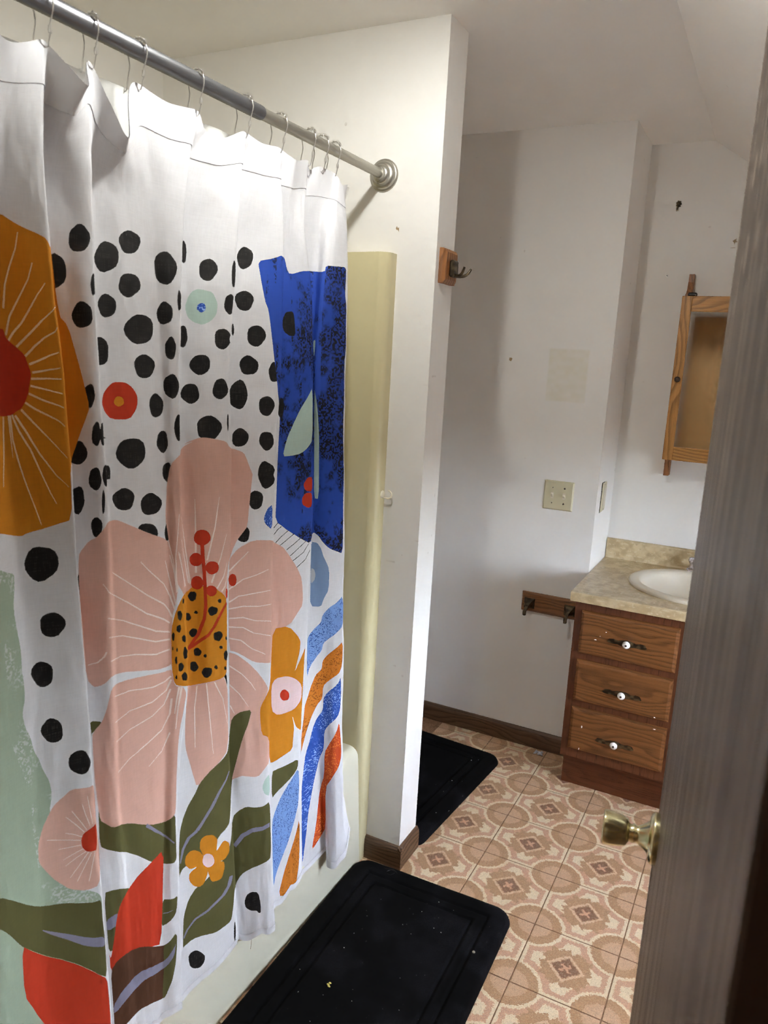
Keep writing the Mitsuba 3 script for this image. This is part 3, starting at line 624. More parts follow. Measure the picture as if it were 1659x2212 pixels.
obj('rosette', lathe([(.013, .0125), (.017, .0125), (.027, .0115), (.0315, .0100), (.0330, .0080), (.0345, .0070), (.0348, .0045), (.0340, 0), (0, 0)], (KC[0], KC[1], KZ), ax, 48), 'brass', do, smooth=50)
obj('knob', lathe([(0, .0735), (.0215, .0735), (.0232, .0725), (.0238, .0705), (.0236, .066), (.0226, .056), (.0205, .046), (.0185, .041), (.0150, .0385), (.0118, .0375), (.0118, .0345), (.0128, .0335), (.0128, .0305), (.0116, .0295), (.0116, .0265), (.0132, .0240), (.0165, .0185), (.0205, .0135), (.0225, .0115), (0, .011)], (KC[0], KC[1], KZ), ax, 48), 'brass', do, smooth=50)
# casing of the doorway, seen from the hall side as a dark strip
tj = struct('trim_1', cat(box((.905, YF - .121, 0), (.925, YF - .0005, 2.06)), box((.135, YF - .121, 0), (.155, YF - .0005, 2.06)), box((.135, YF - .121, 2.04), (.925, YF - .0005, 2.06)),
      cbox((.905, YF - .138, 0), (.965, YF - .1201, 2.12), .004), cbox((.095, YF - .138, 0), (.155, YF - .1201, 2.12), .004), cbox((.095, YF - .138, 2.06), (.965, YF - .1201, 2.12), .004)), 'jamb_brown', 'dark brown frame of the bathroom doorway')

# ------------------------------------------------------------------ printed shower curtain
CURTAIN_S = np.array([-0.553,-0.49,-0.383,-0.288,-0.188,-0.086,0,0.075,0.115,0.15,0.176,0.24,0.304,0.323,0.338,0.367,0.422,0.473,0.542,0.624,0.686,0.759,0.839,0.916,0.963,0.997,1.016,1.05,1.081,1.127,1.17])
CURTAIN_T = np.array([0,0.183,0.333,0.483,0.633,0.783,0.933,1.083,1.233,1.383,1.533,1.683,1.813])
CURTAIN = np.array([
[[-0.167,-1.45,1.98],[-0.15,-1.52,1.8],[-0.15,-1.52,1.65],[-0.15,-1.52,1.5],[-0.15,-1.52,1.35],[-0.15,-1.52,1.2],[-0.15,-1.52,1.05],[-0.15,-1.52,0.9],[-0.139,-1.52,0.75],[-0.128,-1.52,0.6],[-0.119,-1.52,0.45],[-0.117,-1.52,0.3],[-0.115,-1.52,0.17]],
[[-0.19,-1.42,1.95],[-0.19,-1.47,1.8],[-0.19,-1.47,1.65],[-0.19,-1.47,1.5],[-0.19,-1.47,1.35],[-0.19,-1.47,1.2],[-0.19,-1.47,1.05],[-0.19,-1.47,0.9],[-0.166,-1.47,0.75],[-0.141,-1.47,0.6],[-0.124,-1.47,0.45],[-0.122,-1.47,0.3],[-0.12,-1.47,0.17]],
[[-0.167,-1.34,1.983],[-0.105,-1.4,1.8],[-0.105,-1.4,1.65],[-0.105,-1.4,1.5],[-0.105,-1.4,1.35],[-0.105,-1.4,1.2],[-0.105,-1.4,1.05],[-0.105,-1.4,0.9],[-0.101,-1.4,0.75],[-0.098,-1.4,0.6],[-0.094,-1.4,0.45],[-0.092,-1.4,0.3],[-0.09,-1.4,0.17]],
[[-0.19,-1.28,1.94],[-0.19,-1.35,1.8],[-0.19,-1.35,1.65],[-0.19,-1.35,1.5],[-0.19,-1.35,1.35],[-0.19,-1.35,1.2],[-0.19,-1.35,1.05],[-0.19,-1.35,0.9],[-0.166,-1.35,0.75],[-0.141,-1.35,0.6],[-0.124,-1.35,0.45],[-0.122,-1.35,0.3],[-0.12,-1.35,0.17]],
[[-0.167,-1.2,1.983],[-0.12,-1.275,1.8],[-0.12,-1.275,1.65],[-0.12,-1.275,1.5],[-0.12,-1.275,1.35],[-0.12,-1.275,1.2],[-0.12,-1.275,1.05],[-0.12,-1.275,0.9],[-0.114,-1.275,0.75],[-0.109,-1.275,0.6],[-0.104,-1.275,0.45],[-0.102,-1.275,0.3],[-0.1,-1.275,0.17]],
[[-0.15,-1.15,1.955],[-0.158,-1.178,1.8],[-0.152,-1.179,1.65],[-0.147,-1.177,1.5],[-0.144,-1.175,1.35],[-0.14,-1.174,1.2],[-0.136,-1.174,1.05],[-0.133,-1.175,0.9],[-0.129,-1.176,0.75],[-0.125,-1.178,0.6],[-0.122,-1.18,0.45],[-0.118,-1.183,0.3],[-0.115,-1.183,0.17]],
[[-0.167,-1.08,1.983],[-0.127,-1.119,1.8],[-0.108,-1.129,1.65],[-0.103,-1.117,1.5],[-0.102,-1.11,1.35],[-0.1,-1.104,1.2],[-0.098,-1.095,1.05],[-0.096,-1.092,0.9],[-0.094,-1.088,0.75],[-0.092,-1.081,0.6],[-0.089,-1.075,0.45],[-0.087,-1.069,0.3],[-0.085,-1.065,0.17]],
[[-0.133,-1.066,1.951],[-0.197,-1.097,1.8],[-0.183,-1.107,1.65],[-0.182,-1.095,1.5],[-0.181,-1.088,1.35],[-0.179,-1.082,1.2],[-0.172,-1.073,1.05],[-0.164,-1.07,0.9],[-0.152,-1.066,0.75],[-0.142,-1.059,0.6],[-0.133,-1.053,0.45],[-0.126,-1.047,0.3],[-0.12,-1.043,0.17]],
[[-0.105,-1.055,1.924],[-0.165,-1.059,1.8],[-0.153,-1.068,1.65],[-0.151,-1.061,1.5],[-0.15,-1.054,1.35],[-0.148,-1.049,1.2],[-0.143,-1.045,1.05],[-0.138,-1.045,0.9],[-0.131,-1.043,0.75],[-0.124,-1.035,0.6],[-0.118,-1.029,0.45],[-0.113,-1.024,0.3],[-0.109,-1.02,0.17]],
[[-0.167,-0.997,1.983],[-0.141,-1.022,1.8],[-0.132,-1.028,1.65],[-0.128,-1.027,1.5],[-0.127,-1.019,1.35],[-0.125,-1.016,1.2],[-0.123,-1.017,1.05],[-0.12,-1.02,0.9],[-0.118,-1.019,0.75],[-0.115,-1.012,0.6],[-0.112,-1.006,0.45],[-0.108,-1.001,0.3],[-0.105,-0.997,0.17]],
[[-0.146,-0.977,1.931],[-0.171,-1,1.8],[-0.162,-1.006,1.65],[-0.158,-1.005,1.5],[-0.147,-0.997,1.35],[-0.138,-0.994,1.2],[-0.134,-0.995,1.05],[-0.13,-0.998,0.9],[-0.127,-0.997,0.75],[-0.123,-0.99,0.6],[-0.12,-0.984,0.45],[-0.116,-0.979,0.3],[-0.113,-0.975,0.17]],
[[-0.125,-0.958,1.88],[-0.159,-0.94,1.8],[-0.151,-0.942,1.65],[-0.148,-0.937,1.5],[-0.141,-0.932,1.35],[-0.135,-0.928,1.2],[-0.132,-0.929,1.05],[-0.128,-0.935,0.9],[-0.125,-0.938,0.75],[-0.122,-0.939,0.6],[-0.119,-0.939,0.45],[-0.116,-0.94,0.3],[-0.113,-0.941,0.17]],
[[-0.167,-0.896,1.983],[-0.152,-0.881,1.8],[-0.146,-0.877,1.65],[-0.143,-0.87,1.5],[-0.14,-0.866,1.35],[-0.138,-0.862,1.2],[-0.135,-0.863,1.05],[-0.133,-0.871,0.9],[-0.13,-0.88,0.75],[-0.127,-0.889,0.6],[-0.124,-0.895,0.45],[-0.121,-0.901,0.3],[-0.118,-0.906,0.17]],
[[-0.16,-0.831,1.971],[-0.142,-0.847,1.8],[-0.133,-0.856,1.65],[-0.129,-0.856,1.5],[-0.128,-0.854,1.35],[-0.126,-0.85,1.2],[-0.124,-0.848,1.05],[-0.122,-0.85,0.9],[-0.119,-0.865,0.75],[-0.116,-0.877,0.6],[-0.114,-0.879,0.45],[-0.11,-0.881,0.3],[-0.108,-0.884,0.17]],
[[-0.167,-0.75,1.983],[-0.14,-0.812,1.8],[-0.127,-0.835,1.65],[-0.124,-0.842,1.5],[-0.123,-0.841,1.35],[-0.122,-0.838,1.2],[-0.12,-0.833,1.05],[-0.118,-0.828,0.9],[-0.116,-0.851,0.75],[-0.114,-0.865,0.6],[-0.111,-0.863,0.45],[-0.108,-0.861,0.3],[-0.105,-0.862,0.17]],
[[-0.166,-0.727,1.956],[-0.19,-0.792,1.8],[-0.166,-0.815,1.65],[-0.154,-0.822,1.5],[-0.144,-0.821,1.35],[-0.138,-0.818,1.2],[-0.138,-0.813,1.05],[-0.138,-0.808,0.9],[-0.141,-0.831,0.75],[-0.142,-0.845,0.6],[-0.134,-0.843,0.45],[-0.126,-0.841,0.3],[-0.121,-0.842,0.17]],
[[-0.155,-0.7,1.945],[-0.152,-0.731,1.8],[-0.131,-0.762,1.65],[-0.122,-0.774,1.5],[-0.116,-0.771,1.35],[-0.113,-0.769,1.2],[-0.113,-0.77,1.05],[-0.114,-0.765,0.9],[-0.116,-0.772,0.75],[-0.117,-0.774,0.6],[-0.114,-0.767,0.45],[-0.111,-0.76,0.3],[-0.109,-0.756,0.17]],
[[-0.167,-0.61,1.983],[-0.127,-0.671,1.8],[-0.108,-0.709,1.65],[-0.103,-0.726,1.5],[-0.101,-0.72,1.35],[-0.1,-0.719,1.2],[-0.101,-0.727,1.05],[-0.102,-0.722,0.9],[-0.104,-0.714,0.75],[-0.105,-0.704,0.6],[-0.106,-0.691,0.45],[-0.107,-0.679,0.3],[-0.108,-0.67,0.17]],
[[-0.162,-0.591,1.979],[-0.187,-0.649,1.8],[-0.173,-0.687,1.65],[-0.171,-0.704,1.5],[-0.17,-0.698,1.35],[-0.17,-0.697,1.2],[-0.169,-0.705,1.05],[-0.166,-0.7,0.9],[-0.161,-0.692,0.75],[-0.149,-0.682,0.6],[-0.134,-0.669,0.45],[-0.126,-0.657,0.3],[-0.121,-0.648,0.17]],
[[-0.155,-0.563,1.972],[-0.148,-0.578,1.8],[-0.131,-0.61,1.65],[-0.128,-0.622,1.5],[-0.127,-0.625,1.35],[-0.126,-0.627,1.2],[-0.123,-0.632,1.05],[-0.12,-0.631,0.9],[-0.116,-0.631,0.75],[-0.108,-0.627,0.6],[-0.097,-0.62,0.45],[-0.089,-0.615,0.3],[-0.082,-0.613,0.17]],
[[-0.167,-0.49,1.983],[-0.127,-0.52,1.8],[-0.108,-0.546,1.65],[-0.103,-0.555,1.5],[-0.102,-0.566,1.35],[-0.1,-0.569,1.2],[-0.097,-0.573,1.05],[-0.094,-0.575,0.9],[-0.09,-0.581,0.75],[-0.085,-0.583,0.6],[-0.078,-0.58,0.45],[-0.069,-0.581,0.3],[-0.06,-0.584,0.17]],
[[-0.156,-0.478,1.975],[-0.187,-0.498,1.8],[-0.171,-0.524,1.65],[-0.17,-0.533,1.5],[-0.171,-0.544,1.35],[-0.17,-0.547,1.2],[-0.167,-0.551,1.05],[-0.164,-0.553,0.9],[-0.159,-0.559,0.75],[-0.149,-0.561,0.6],[-0.134,-0.545,0.45],[-0.122,-0.532,0.3],[-0.11,-0.524,0.17]],
[[-0.14,-0.459,1.963],[-0.153,-0.464,1.8],[-0.137,-0.475,1.65],[-0.134,-0.475,1.5],[-0.134,-0.477,1.35],[-0.134,-0.476,1.2],[-0.132,-0.478,1.05],[-0.13,-0.48,0.9],[-0.128,-0.486,0.75],[-0.123,-0.492,0.6],[-0.115,-0.482,0.45],[-0.109,-0.47,0.3],[-0.104,-0.465,0.17]],
[[-0.167,-0.373,1.983],[-0.128,-0.431,1.8],[-0.11,-0.426,1.65],[-0.107,-0.417,1.5],[-0.105,-0.409,1.35],[-0.105,-0.404,1.2],[-0.105,-0.404,1.05],[-0.105,-0.406,0.9],[-0.105,-0.412,0.75],[-0.105,-0.422,0.6],[-0.105,-0.418,0.45],[-0.105,-0.409,0.3],[-0.105,-0.407,0.17]],
[[-0.179,-0.346,1.971],[-0.18,-0.396,1.8],[-0.165,-0.397,1.65],[-0.15,-0.393,1.5],[-0.149,-0.389,1.35],[-0.147,-0.381,1.2],[-0.146,-0.38,1.05],[-0.145,-0.38,0.9],[-0.14,-0.384,0.75],[-0.136,-0.392,0.6],[-0.132,-0.381,0.45],[-0.126,-0.365,0.3],[-0.121,-0.357,0.17]],
[[-0.167,-0.319,1.983],[-0.157,-0.332,1.8],[-0.141,-0.368,1.65],[-0.131,-0.385,1.5],[-0.128,-0.381,1.35],[-0.126,-0.369,1.2],[-0.125,-0.361,1.05],[-0.124,-0.351,0.9],[-0.123,-0.332,0.75],[-0.123,-0.317,0.6],[-0.121,-0.295,0.45],[-0.118,-0.271,0.3],[-0.115,-0.256,0.17]],
[[-0.167,-0.261,1.983],[-0.134,-0.34,1.8],[-0.12,-0.381,1.65],[-0.116,-0.394,1.5],[-0.114,-0.375,1.35],[-0.112,-0.361,1.2],[-0.111,-0.348,1.05],[-0.11,-0.332,0.9],[-0.109,-0.314,0.75],[-0.108,-0.301,0.6],[-0.106,-0.291,0.45],[-0.102,-0.277,0.3],[-0.098,-0.273,0.135]],
[[-0.155,-0.255,1.97],[-0.114,-0.317,1.8],[-0.098,-0.348,1.65],[-0.093,-0.356,1.5],[-0.091,-0.344,1.35],[-0.089,-0.331,1.2],[-0.089,-0.319,1.05],[-0.088,-0.31,0.9],[-0.087,-0.297,0.75],[-0.084,-0.29,0.6],[-0.082,-0.281,0.45],[-0.078,-0.269,0.3],[-0.075,-0.26,0.135]],
[[-0.15,-0.248,1.957],[-0.109,-0.28,1.8],[-0.088,-0.306,1.65],[-0.081,-0.314,1.5],[-0.077,-0.312,1.35],[-0.075,-0.302,1.2],[-0.075,-0.29,1.05],[-0.074,-0.287,0.9],[-0.074,-0.274,0.75],[-0.074,-0.268,0.6],[-0.073,-0.256,0.45],[-0.073,-0.241,0.3],[-0.072,-0.224,0.135]],
[[-0.161,-0.217,1.964],[-0.136,-0.255,1.8],[-0.125,-0.281,1.65],[-0.12,-0.289,1.5],[-0.117,-0.288,1.35],[-0.115,-0.277,1.2],[-0.113,-0.265,1.05],[-0.112,-0.263,0.9],[-0.108,-0.246,0.75],[-0.104,-0.237,0.6],[-0.099,-0.222,0.45],[-0.094,-0.197,0.3],[-0.089,-0.169,0.17]],
[[-0.172,-0.185,1.972],[-0.165,-0.235,1.8],[-0.163,-0.261,1.65],[-0.16,-0.269,1.5],[-0.158,-0.267,1.35],[-0.155,-0.257,1.2],[-0.152,-0.245,1.05],[-0.15,-0.242,0.9],[-0.142,-0.223,0.75],[-0.135,-0.211,0.6],[-0.128,-0.193,0.45],[-0.118,-0.161,0.3],[-0.11,-0.124,0.17]]])

def curtain_grid(ns=1100, nt=560):
    """Fine grid of the folded cloth: positions and normals over (s, t) = (across, down)."""
    s, t = np.linspace(CURTAIN_S[0], CURTAIN_S[-1], ns), np.linspace(0, CURTAIN_T[-1], nt)
    P = PC(CURTAIN_S, PC(CURTAIN_T, CURTAIN, axis=1)(t), axis=0)(s)
    S, TT = np.meshgrid(s, t, indexing='ij')
    # small wrinkles, and the hem hanging a little unevenly
    w = (meshkit.fbm(np.stack([S * 26, TT * 5, 0 * S], -1), 3, 3) - .5) * .006 + (meshkit.fbm(np.stack([S * 60, TT * 24, 0 * S + 4], -1), 2, 5) - .5) * .0022
    k = np.clip(TT / .10, 0, 1)
    N = np.cross(np.gradient(P, axis=0), np.gradient(P, axis=1)); N /= np.linalg.norm(N, axis=2, keepdims=True) + 1e-12
    P = P + N * (w * k)[..., None]
    P[..., 2] += np.clip((TT - 1.70) / .1, 0, 1) * (.006 * np.sin(S * 31) + .004 * np.sin(S * 83))
    N = np.cross(np.gradient(P, axis=0), np.gradient(P, axis=1)); N /= np.linalg.norm(N, axis=2, keepdims=True) + 1e-12
    if N[..., 0].mean() < 0: N = -N
    return s, t, P, N
CS, CT, CP, CN = curtain_grid()
def cloth(s, t):
    u = (np.asarray(s) - CS[0]) / (CS[1] - CS[0]); v = np.asarray(t) / CT[1]
    P = np.stack([map_coordinates(CP[..., k], [u, v], order=1, mode='nearest') for k in range(3)], -1)
    N = np.stack([map_coordinates(CN[..., k], [u, v], order=1, mode='nearest') for k in range(3)], -1)
    return P, N / (np.linalg.norm(N, axis=1, keepdims=True) + 1e-12)
PRINT = [(k, sg.Polygon(np.array(p).reshape(-1, 2) / 1e4).buffer(0)) for k, p in (
(22,[-2270,7413,-2505,8831,-2565,9963,-2625,10925,-2646,11141,-2714,11598,-2773,11881,-2832,12116,-2925,12422,-2956,12493,-3047,12659,-3103,12711,-3209,12768,-3256,12776,-3420,12697,-3462,12708,-3593,12659,-3631,12678,-3660,12704,-3699,12769,-3659,12921,-3512,13059,-3423,13254,-3356,13433,-3260,13543,-3238,13602,-3150,13967,-3128,14112,-3037,14472,-2988,14723,-2969,14868,-2677,15030,-2448,15135,-1988,15420,-1759,15601,-1489,15843,-858,16319,-802,16229,-453,15537,-321,15294,-260,15193,-164,15064,-107,14901,-51,14780,-5,13891,-37,13831,-110,13745,-296,13602,-400,13478,-485,13357,-530,13170,-586,12518,-644,12051,-652,11854,-622,11677,-618,11563,-634,11401,-653,11309,-715,11110,-762,10908,-812,10787,-841,10691,-873,10531,-904,10436,-958,10315,-980,10227,-999,10077,-994,9980,-960,9839,-951,9720,-965,9419,-976,9374,-974,9068,-986,8933,-1071,8387,-1075,8251,-1065,8155,-1025,7969,-1018,7785,-1050,7734,-1138,7704,-1269,7629,-1590,7524,-1781,7474,-1964,7438]),
(16,[-3180,13067,-2946,13533,-2691,14681,-2302,14873,-1818,15173,-955,15867,-602,15183,-434,14923,-347,14699,-311,13975,-520,13803,-731,13527,-826,13217,-944,12064,-932,11445,-1250,10385,-1296,10117,-1251,9714,-1274,9082,-1375,8256,-1325,7947,-1721,7799,-2020,7733,-2206,8862,-2348,11176,-2542,12193,-2649,12538,-2809,12843,-2937,12961]),
(1,[1187,3195,1182,3290,1156,3372,1086,3453,1052,3472,1022,3439,1002,3377,986,3307,981,3222,1008,3050,1036,2981,1070,2956,1133,3001,1163,3040,1181,3109]),
(1,[1464,2672,1446,2745,1420,2811,1384,2865,1344,2892,1305,2904,1265,2903,1234,2863,1223,2796,1231,2664,1252,2603,1315,2501,1357,2484,1396,2510,1457,2602]),
(1,[2283,2881,2268,2959,2225,3028,2164,3070,2027,3131,1950,3120,1895,3066,1861,2996,1856,2917,1889,2841,1983,2712,2055,2673,2127,2679,2191,2701,2246,2739,2279,2804]),
(1,[2779,2566,2747,2638,2703,2706,2638,2763,2556,2795,2474,2810,2393,2806,2341,2769,2296,2668,2299,2605,2344,2546,2417,2499,2495,2465,2583,2450,2721,2465,2775,2498]),
(1,[1567,3352,1536,3498,1473,3534,1457,3512,1448,3470,1438,3365,1458,3259,1474,3221,1492,3199,1523,3196,1540,3204,1563,3233,1572,3290]),
(1,[2206,3637,2195,3704,2167,3767,2118,3809,2066,3832,2010,3845,1953,3827,1917,3777,1881,3665,1889,3599,1921,3538,1968,3485,2029,3457,2085,3468,2171,3522,2201,3572]),
(1,[2728,3253,2709,3321,2652,3378,2503,3472,2414,3488,2337,3464,2287,3421,2259,3365,2260,3301,2296,3179,2352,3126,2439,3102,2528,3096,2619,3102,2683,3137,2715,3191]),
(1,[3323,2886,3309,2988,3283,3076,3249,3154,3199,3195,3149,3193,3103,3168,3063,3109,3044,3022,3037,2835,3064,2737,3111,2672,3159,2640,3205,2637,3248,2673,3308,2791]),
(1,[3957,2538,3947,2668,3936,2725,3919,2747,3904,2740,3892,2716,3883,2668,3875,2476,3898,2375,3910,2346,3924,2343,3949,2412]),
(1,[1445,3768,1448,3901,1424,3968,1380,4011,1337,4032,1297,4044,1259,4027,1233,3978,1218,3920,1215,3854,1229,3789,1275,3673,1312,3634,1354,3639,1391,3669,1424,3710]),
(1,[3265,3678,3257,3750,3233,3815,3196,3851,3127,3886,3089,3878,3057,3832,3037,3769,3033,3699,3051,3630,3079,3574,3107,3522,3141,3485,3176,3489,3240,3549,3261,3606]),
(1,[3391,3444,3392,3504,3404,3561,3381,3597,3351,3622,3339,3606,3323,3451,3328,3338,3344,3264,3358,3277,3406,3383]),
(1,[2936,3981,2918,4072,2865,4162,2765,4219,2668,4244,2566,4252,2473,4226,2402,4172,2340,4106,2314,4017,2353,3923,2431,3853,2512,3793,2603,3752,2700,3745,2806,3759,2905,3802,2943,3887]),
(1,[2038,4311,2028,4478,1999,4561,1946,4609,1888,4621,1836,4622,1784,4603,1743,4555,1712,4490,1697,4406,1721,4320,1811,4205,1859,4167,1919,4167,1971,4193,2015,4238]),
(1,[3307,4289,3290,4418,3266,4473,3228,4491,3193,4485,3165,4469,3143,4428,3133,4366,3137,4233,3155,4178,3203,4097,3237,4083,3267,4114,3303,4224]),
(1,[3944,4066,3943,4132,3907,4241,3879,4270,3848,4262,3798,4200,3782,4144,3783,4076,3803,3953,3825,3905,3854,3879,3884,3867,3912,3889,3928,3946]),
(1,[2922,4622,2895,4690,2856,4754,2788,4808,2710,4832,2632,4833,2561,4809,2518,4754,2486,4629,2487,4559,2528,4494,2596,4449,2668,4421,2746,4424,2816,4456,2877,4495,2920,4550]),
(1,[3380,4966,3359,5043,3329,5113,3291,5174,3239,5195,3190,5176,3152,5151,3118,5115,3095,5051,3087,4973,3093,4891,3121,4822,3197,4760,3246,4746,3292,4769,3362,4888]),
(1,[3075,5322,3060,5393,3030,5460,2977,5507,2910,5526,2848,5531,2793,5507,2761,5447,2738,5314,2744,5243,2773,5178,2820,5127,2885,5098,2946,5113,3041,5192,3072,5248]),
(1,[1423,5102,1410,5167,1372,5272,1349,5303,1326,5295,1290,5234,1280,5175,1288,5037,1303,4978,1324,4946,1369,4911,1394,4922,1412,4970]),
(1,[3481,5643,3480,5820,3459,5905,3419,5955,3376,5974,3335,5972,3307,5936,3287,5881,3269,5815,3259,5724,3269,5633,3289,5565,3310,5510,3338,5480,3381,5486,3426,5509,3463,5560]),
(1,[1471,5728,1459,5794,1420,5897,1397,5921,1377,5914,1359,5894,1343,5859,1337,5795,1342,5724,1362,5603,1400,5533,1425,5519,1449,5545,1469,5663]),
(1,[1631,5732,1838,5840,1594,5850,1512,5916,1482,5918,1465,5888,1449,5789,1462,5669,1492,5556,1524,5542,1557,5553,1591,5576,1614,5619]),
(1,[2590,6152,2569,6238,2511,6309,2427,6364,2314,6403,2202,6393,2112,6334,2050,6269,1999,6192,1992,6103,2026,6020,2076,5945,2154,5891,2249,5874,2354,5873,2475,5895,2560,5966,2587,6062]),
(1,[3137,5982,3135,6049,3116,6111,3080,6162,3015,6191,2957,6176,2915,6138,2877,6097,2852,6040,2853,5971,2893,5848,2935,5805,2990,5785,3049,5779,3099,5798,3122,5855]),
(1,[1280,6034,1267,6107,1240,6161,1210,6203,1175,6227,1137,6226,1101,6212,1062,6175,1046,6108,1052,6034,1065,5967,1089,5906,1119,5864,1157,5841,1196,5833,1230,5857,1270,5964]),
(1,[1433,6474,1426,6546,1405,6604,1380,6646,1352,6666,1327,6652,1284,6598,1270,6541,1270,6468,1295,6339,1317,6301,1341,6283,1368,6273,1395,6293,1413,6347]),
(1,[1844,6405,1828,6539,1591,6532,1538,6566,1542,6608,1499,6609,1475,6576,1448,6477,1445,6412,1469,6292,1492,6253,1533,6247,1814,6306,1837,6341]),
(1,[3197,6553,3173,6676,3150,6729,3118,6752,3030,6701,2986,6663,2962,6608,2957,6544,2965,6479,2993,6422,3048,6391,3132,6364,3161,6385,3178,6435]),
(1,[1209,6825,1200,6902,1155,7024,1123,7063,1092,7057,1040,6973,1024,6906,1026,6822,1057,6675,1085,6628,1146,6588,1181,6602,1202,6665]),
(1,[1472,6869,1449,7039,1428,7076,1419,7053,1416,6992,1417,6864,1428,6737,1449,6661,1459,6670,1475,6738]),
(1,[2282,6951,2230,7069,2168,7114,2088,7122,2006,7107,1930,7074,1874,7017,1846,6954,1830,6890,1851,6826,1910,6782,2042,6725,2123,6728,2198,6764,2258,6817,2291,6884]),
(1,[2909,7141,2866,7203,2814,7254,2742,7286,2661,7292,2577,7288,2498,7264,2439,7202,2419,7128,2416,7061,2431,6997,2475,6946,2536,6908,2611,6885,2691,6898,2837,6998,2902,7066]),
(1,[1410,7297,1385,7414,1364,7456,1339,7470,1315,7468,1294,7448,1280,7402,1265,7289,1268,7221,1285,7167,1306,7134,1329,7116,1352,7122,1394,7178,1410,7231]),
(1,[2769,7669,2749,7729,2625,7797,2557,7821,2474,7806,2401,7756,2347,7700,2311,7638,2305,7577,2316,7518,2345,7460,2411,7426,2497,7430,2569,7446,2646,7477,2710,7534,2749,7602]),
(1,[3128,7700,3111,7810,3094,7840,3075,7861,3049,7875,3011,7853,2983,7801,2968,7744,2965,7685,2998,7587,3024,7544,3058,7524,3083,7534,3120,7587]),
(1,[-345,7684,-369,7784,-423,7856,-546,7945,-622,7955,-693,7903,-751,7822,-796,7732,-804,7632,-773,7542,-729,7460,-664,7401,-587,7392,-447,7426,-382,7483,-349,7579]),
(1,[-319,8708,-351,8774,-427,8870,-476,8888,-529,8880,-582,8853,-623,8798,-638,8724,-635,8580,-603,8521,-554,8491,-503,8478,-451,8481,-402,8514,-360,8562,-324,8628]),
(1,[1086,8297,1060,8467,1036,8477,1009,8471,992,8425,987,8297,997,8234,1015,8184,1058,8140,1067,8105,1076,8107,1087,8177]),
(1,[-523,9439,-531,9585,-551,9652,-590,9692,-639,9704,-692,9688,-739,9635,-802,9501,-825,9426,-810,9355,-770,9305,-723,9268,-671,9260,-622,9282,-579,9314,-540,9365]),
(1,[-450,10453,-445,10600,-465,10668,-508,10697,-556,10695,-602,10676,-643,10633,-705,10506,-719,10429,-702,10362,-635,10271,-588,10256,-540,10281,-498,10323,-465,10381]),
(1,[-23,11215,-52,11280,-101,11336,-159,11384,-228,11389,-286,11352,-332,11310,-373,11257,-394,11186,-396,11113,-387,11045,-361,10988,-318,10958,-266,10941,-202,10946,-136,10991,-51,11138]),
(1,[4391,2803,4373,2873,4345,2929,4317,2982,4277,3019,4226,3025,4175,3011,4135,2971,4118,2906,4119,2773,4138,2708,4176,2665,4222,2639,4270,2624,4315,2639,4351,2678,4380,2731]),
(1,[6158,2397,6145,2472,6124,2540,6087,2591,6043,2626,5994,2651,5942,2638,5906,2578,5871,2439,5874,2364,5895,2297,5927,2237,5971,2195,6023,2196,6119,2253,6154,2316]),
(1,[4800,2833,4796,2991,4778,3049,4749,3074,4716,3082,4679,3072,4650,3015,4626,2844,4627,2691,4652,2583,4680,2576,4727,2619,4781,2746]),
(1,[4751,3398,4747,3466,4725,3522,4729,3571,4659,3604,4612,3600,4542,3543,4517,3490,4510,3420,4530,3294,4557,3255,4629,3216,4682,3222,4763,3270,4738,3332]),
(1,[6218,3256,6174,3392,6135,3449,6079,3475,6022,3474,5972,3458,5932,3416,5886,3290,5881,3213,5908,3148,5954,3112,6002,3086,6055,3076,6108,3094,6158,3128,6204,3181]),
(1,[6479,3946,6462,4018,6429,4075,6395,4132,6344,4175,6277,4179,6212,4155,6162,4108,6137,4040,6132,3902,6149,3830,6197,3780,6261,3756,6327,3746,6388,3766,6432,3815,6464,3875]),
(1,[5909,3866,5907,3943,5897,3991,5882,3972,5870,3909,5866,3784,5877,3745,5892,3764]),
(1,[4675,4060,4724,4132,4608,4234,4557,4266,4505,4267,4458,4249,4416,4210,4393,4147,4387,4006,4405,3938,4443,3898,4529,3877,4581,3893,4711,3986]),
(1,[3948,4068,3944,4135,3913,4235,3892,4263,3869,4260,3846,4241,3827,4208,3814,4147,3817,4076,3835,3956,3852,3912,3874,3884,3897,3869,3920,3889,3934,3944]),
(1,[4316,4564,4308,4630,4274,4688,4222,4730,4164,4761,4104,4767,4054,4738,4013,4698,3977,4648,3966,4580,3987,4513,4019,4458,4060,4415,4111,4394,4166,4387,4233,4390,4290,4429,4313,4496]),
(1,[6372,4559,6365,4630,6340,4696,6289,4740,6162,4757,6104,4746,6062,4700,6025,4575,6026,4506,6052,4445,6091,4394,6145,4362,6209,4370,6313,4443,6355,4492]),
(1,[6849,4689,6854,4760,6826,4831,6755,4875,6698,4888,6652,4892,6607,4877,6575,4826,6546,4695,6550,4627,6595,4511,6635,4472,6684,4481,6776,4565,6822,4620]),
(1,[4105,5114,4102,5184,4072,5246,4027,5286,3979,5310,3928,5305,3842,5241,3798,5193,3787,5124,3813,5056,3849,4998,3895,4955,3946,4938,3994,4934,4043,4944,4081,4987]),
(1,[4682,5020,4667,5090,4615,5145,4511,5215,4458,5216,4411,5195,4368,5158,4343,5095,4349,5023,4387,4901,4421,4852,4468,4826,4523,4817,4585,4838,4629,4892]),
(1,[6181,5169,6168,5274,6138,5363,6100,5438,6048,5472,5996,5457,5947,5431,5899,5383,5867,5287,5865,5176,5881,5073,5909,4987,5949,4932,5992,4889,6043,4860,6096,4891,6135,4973,6164,5065]),
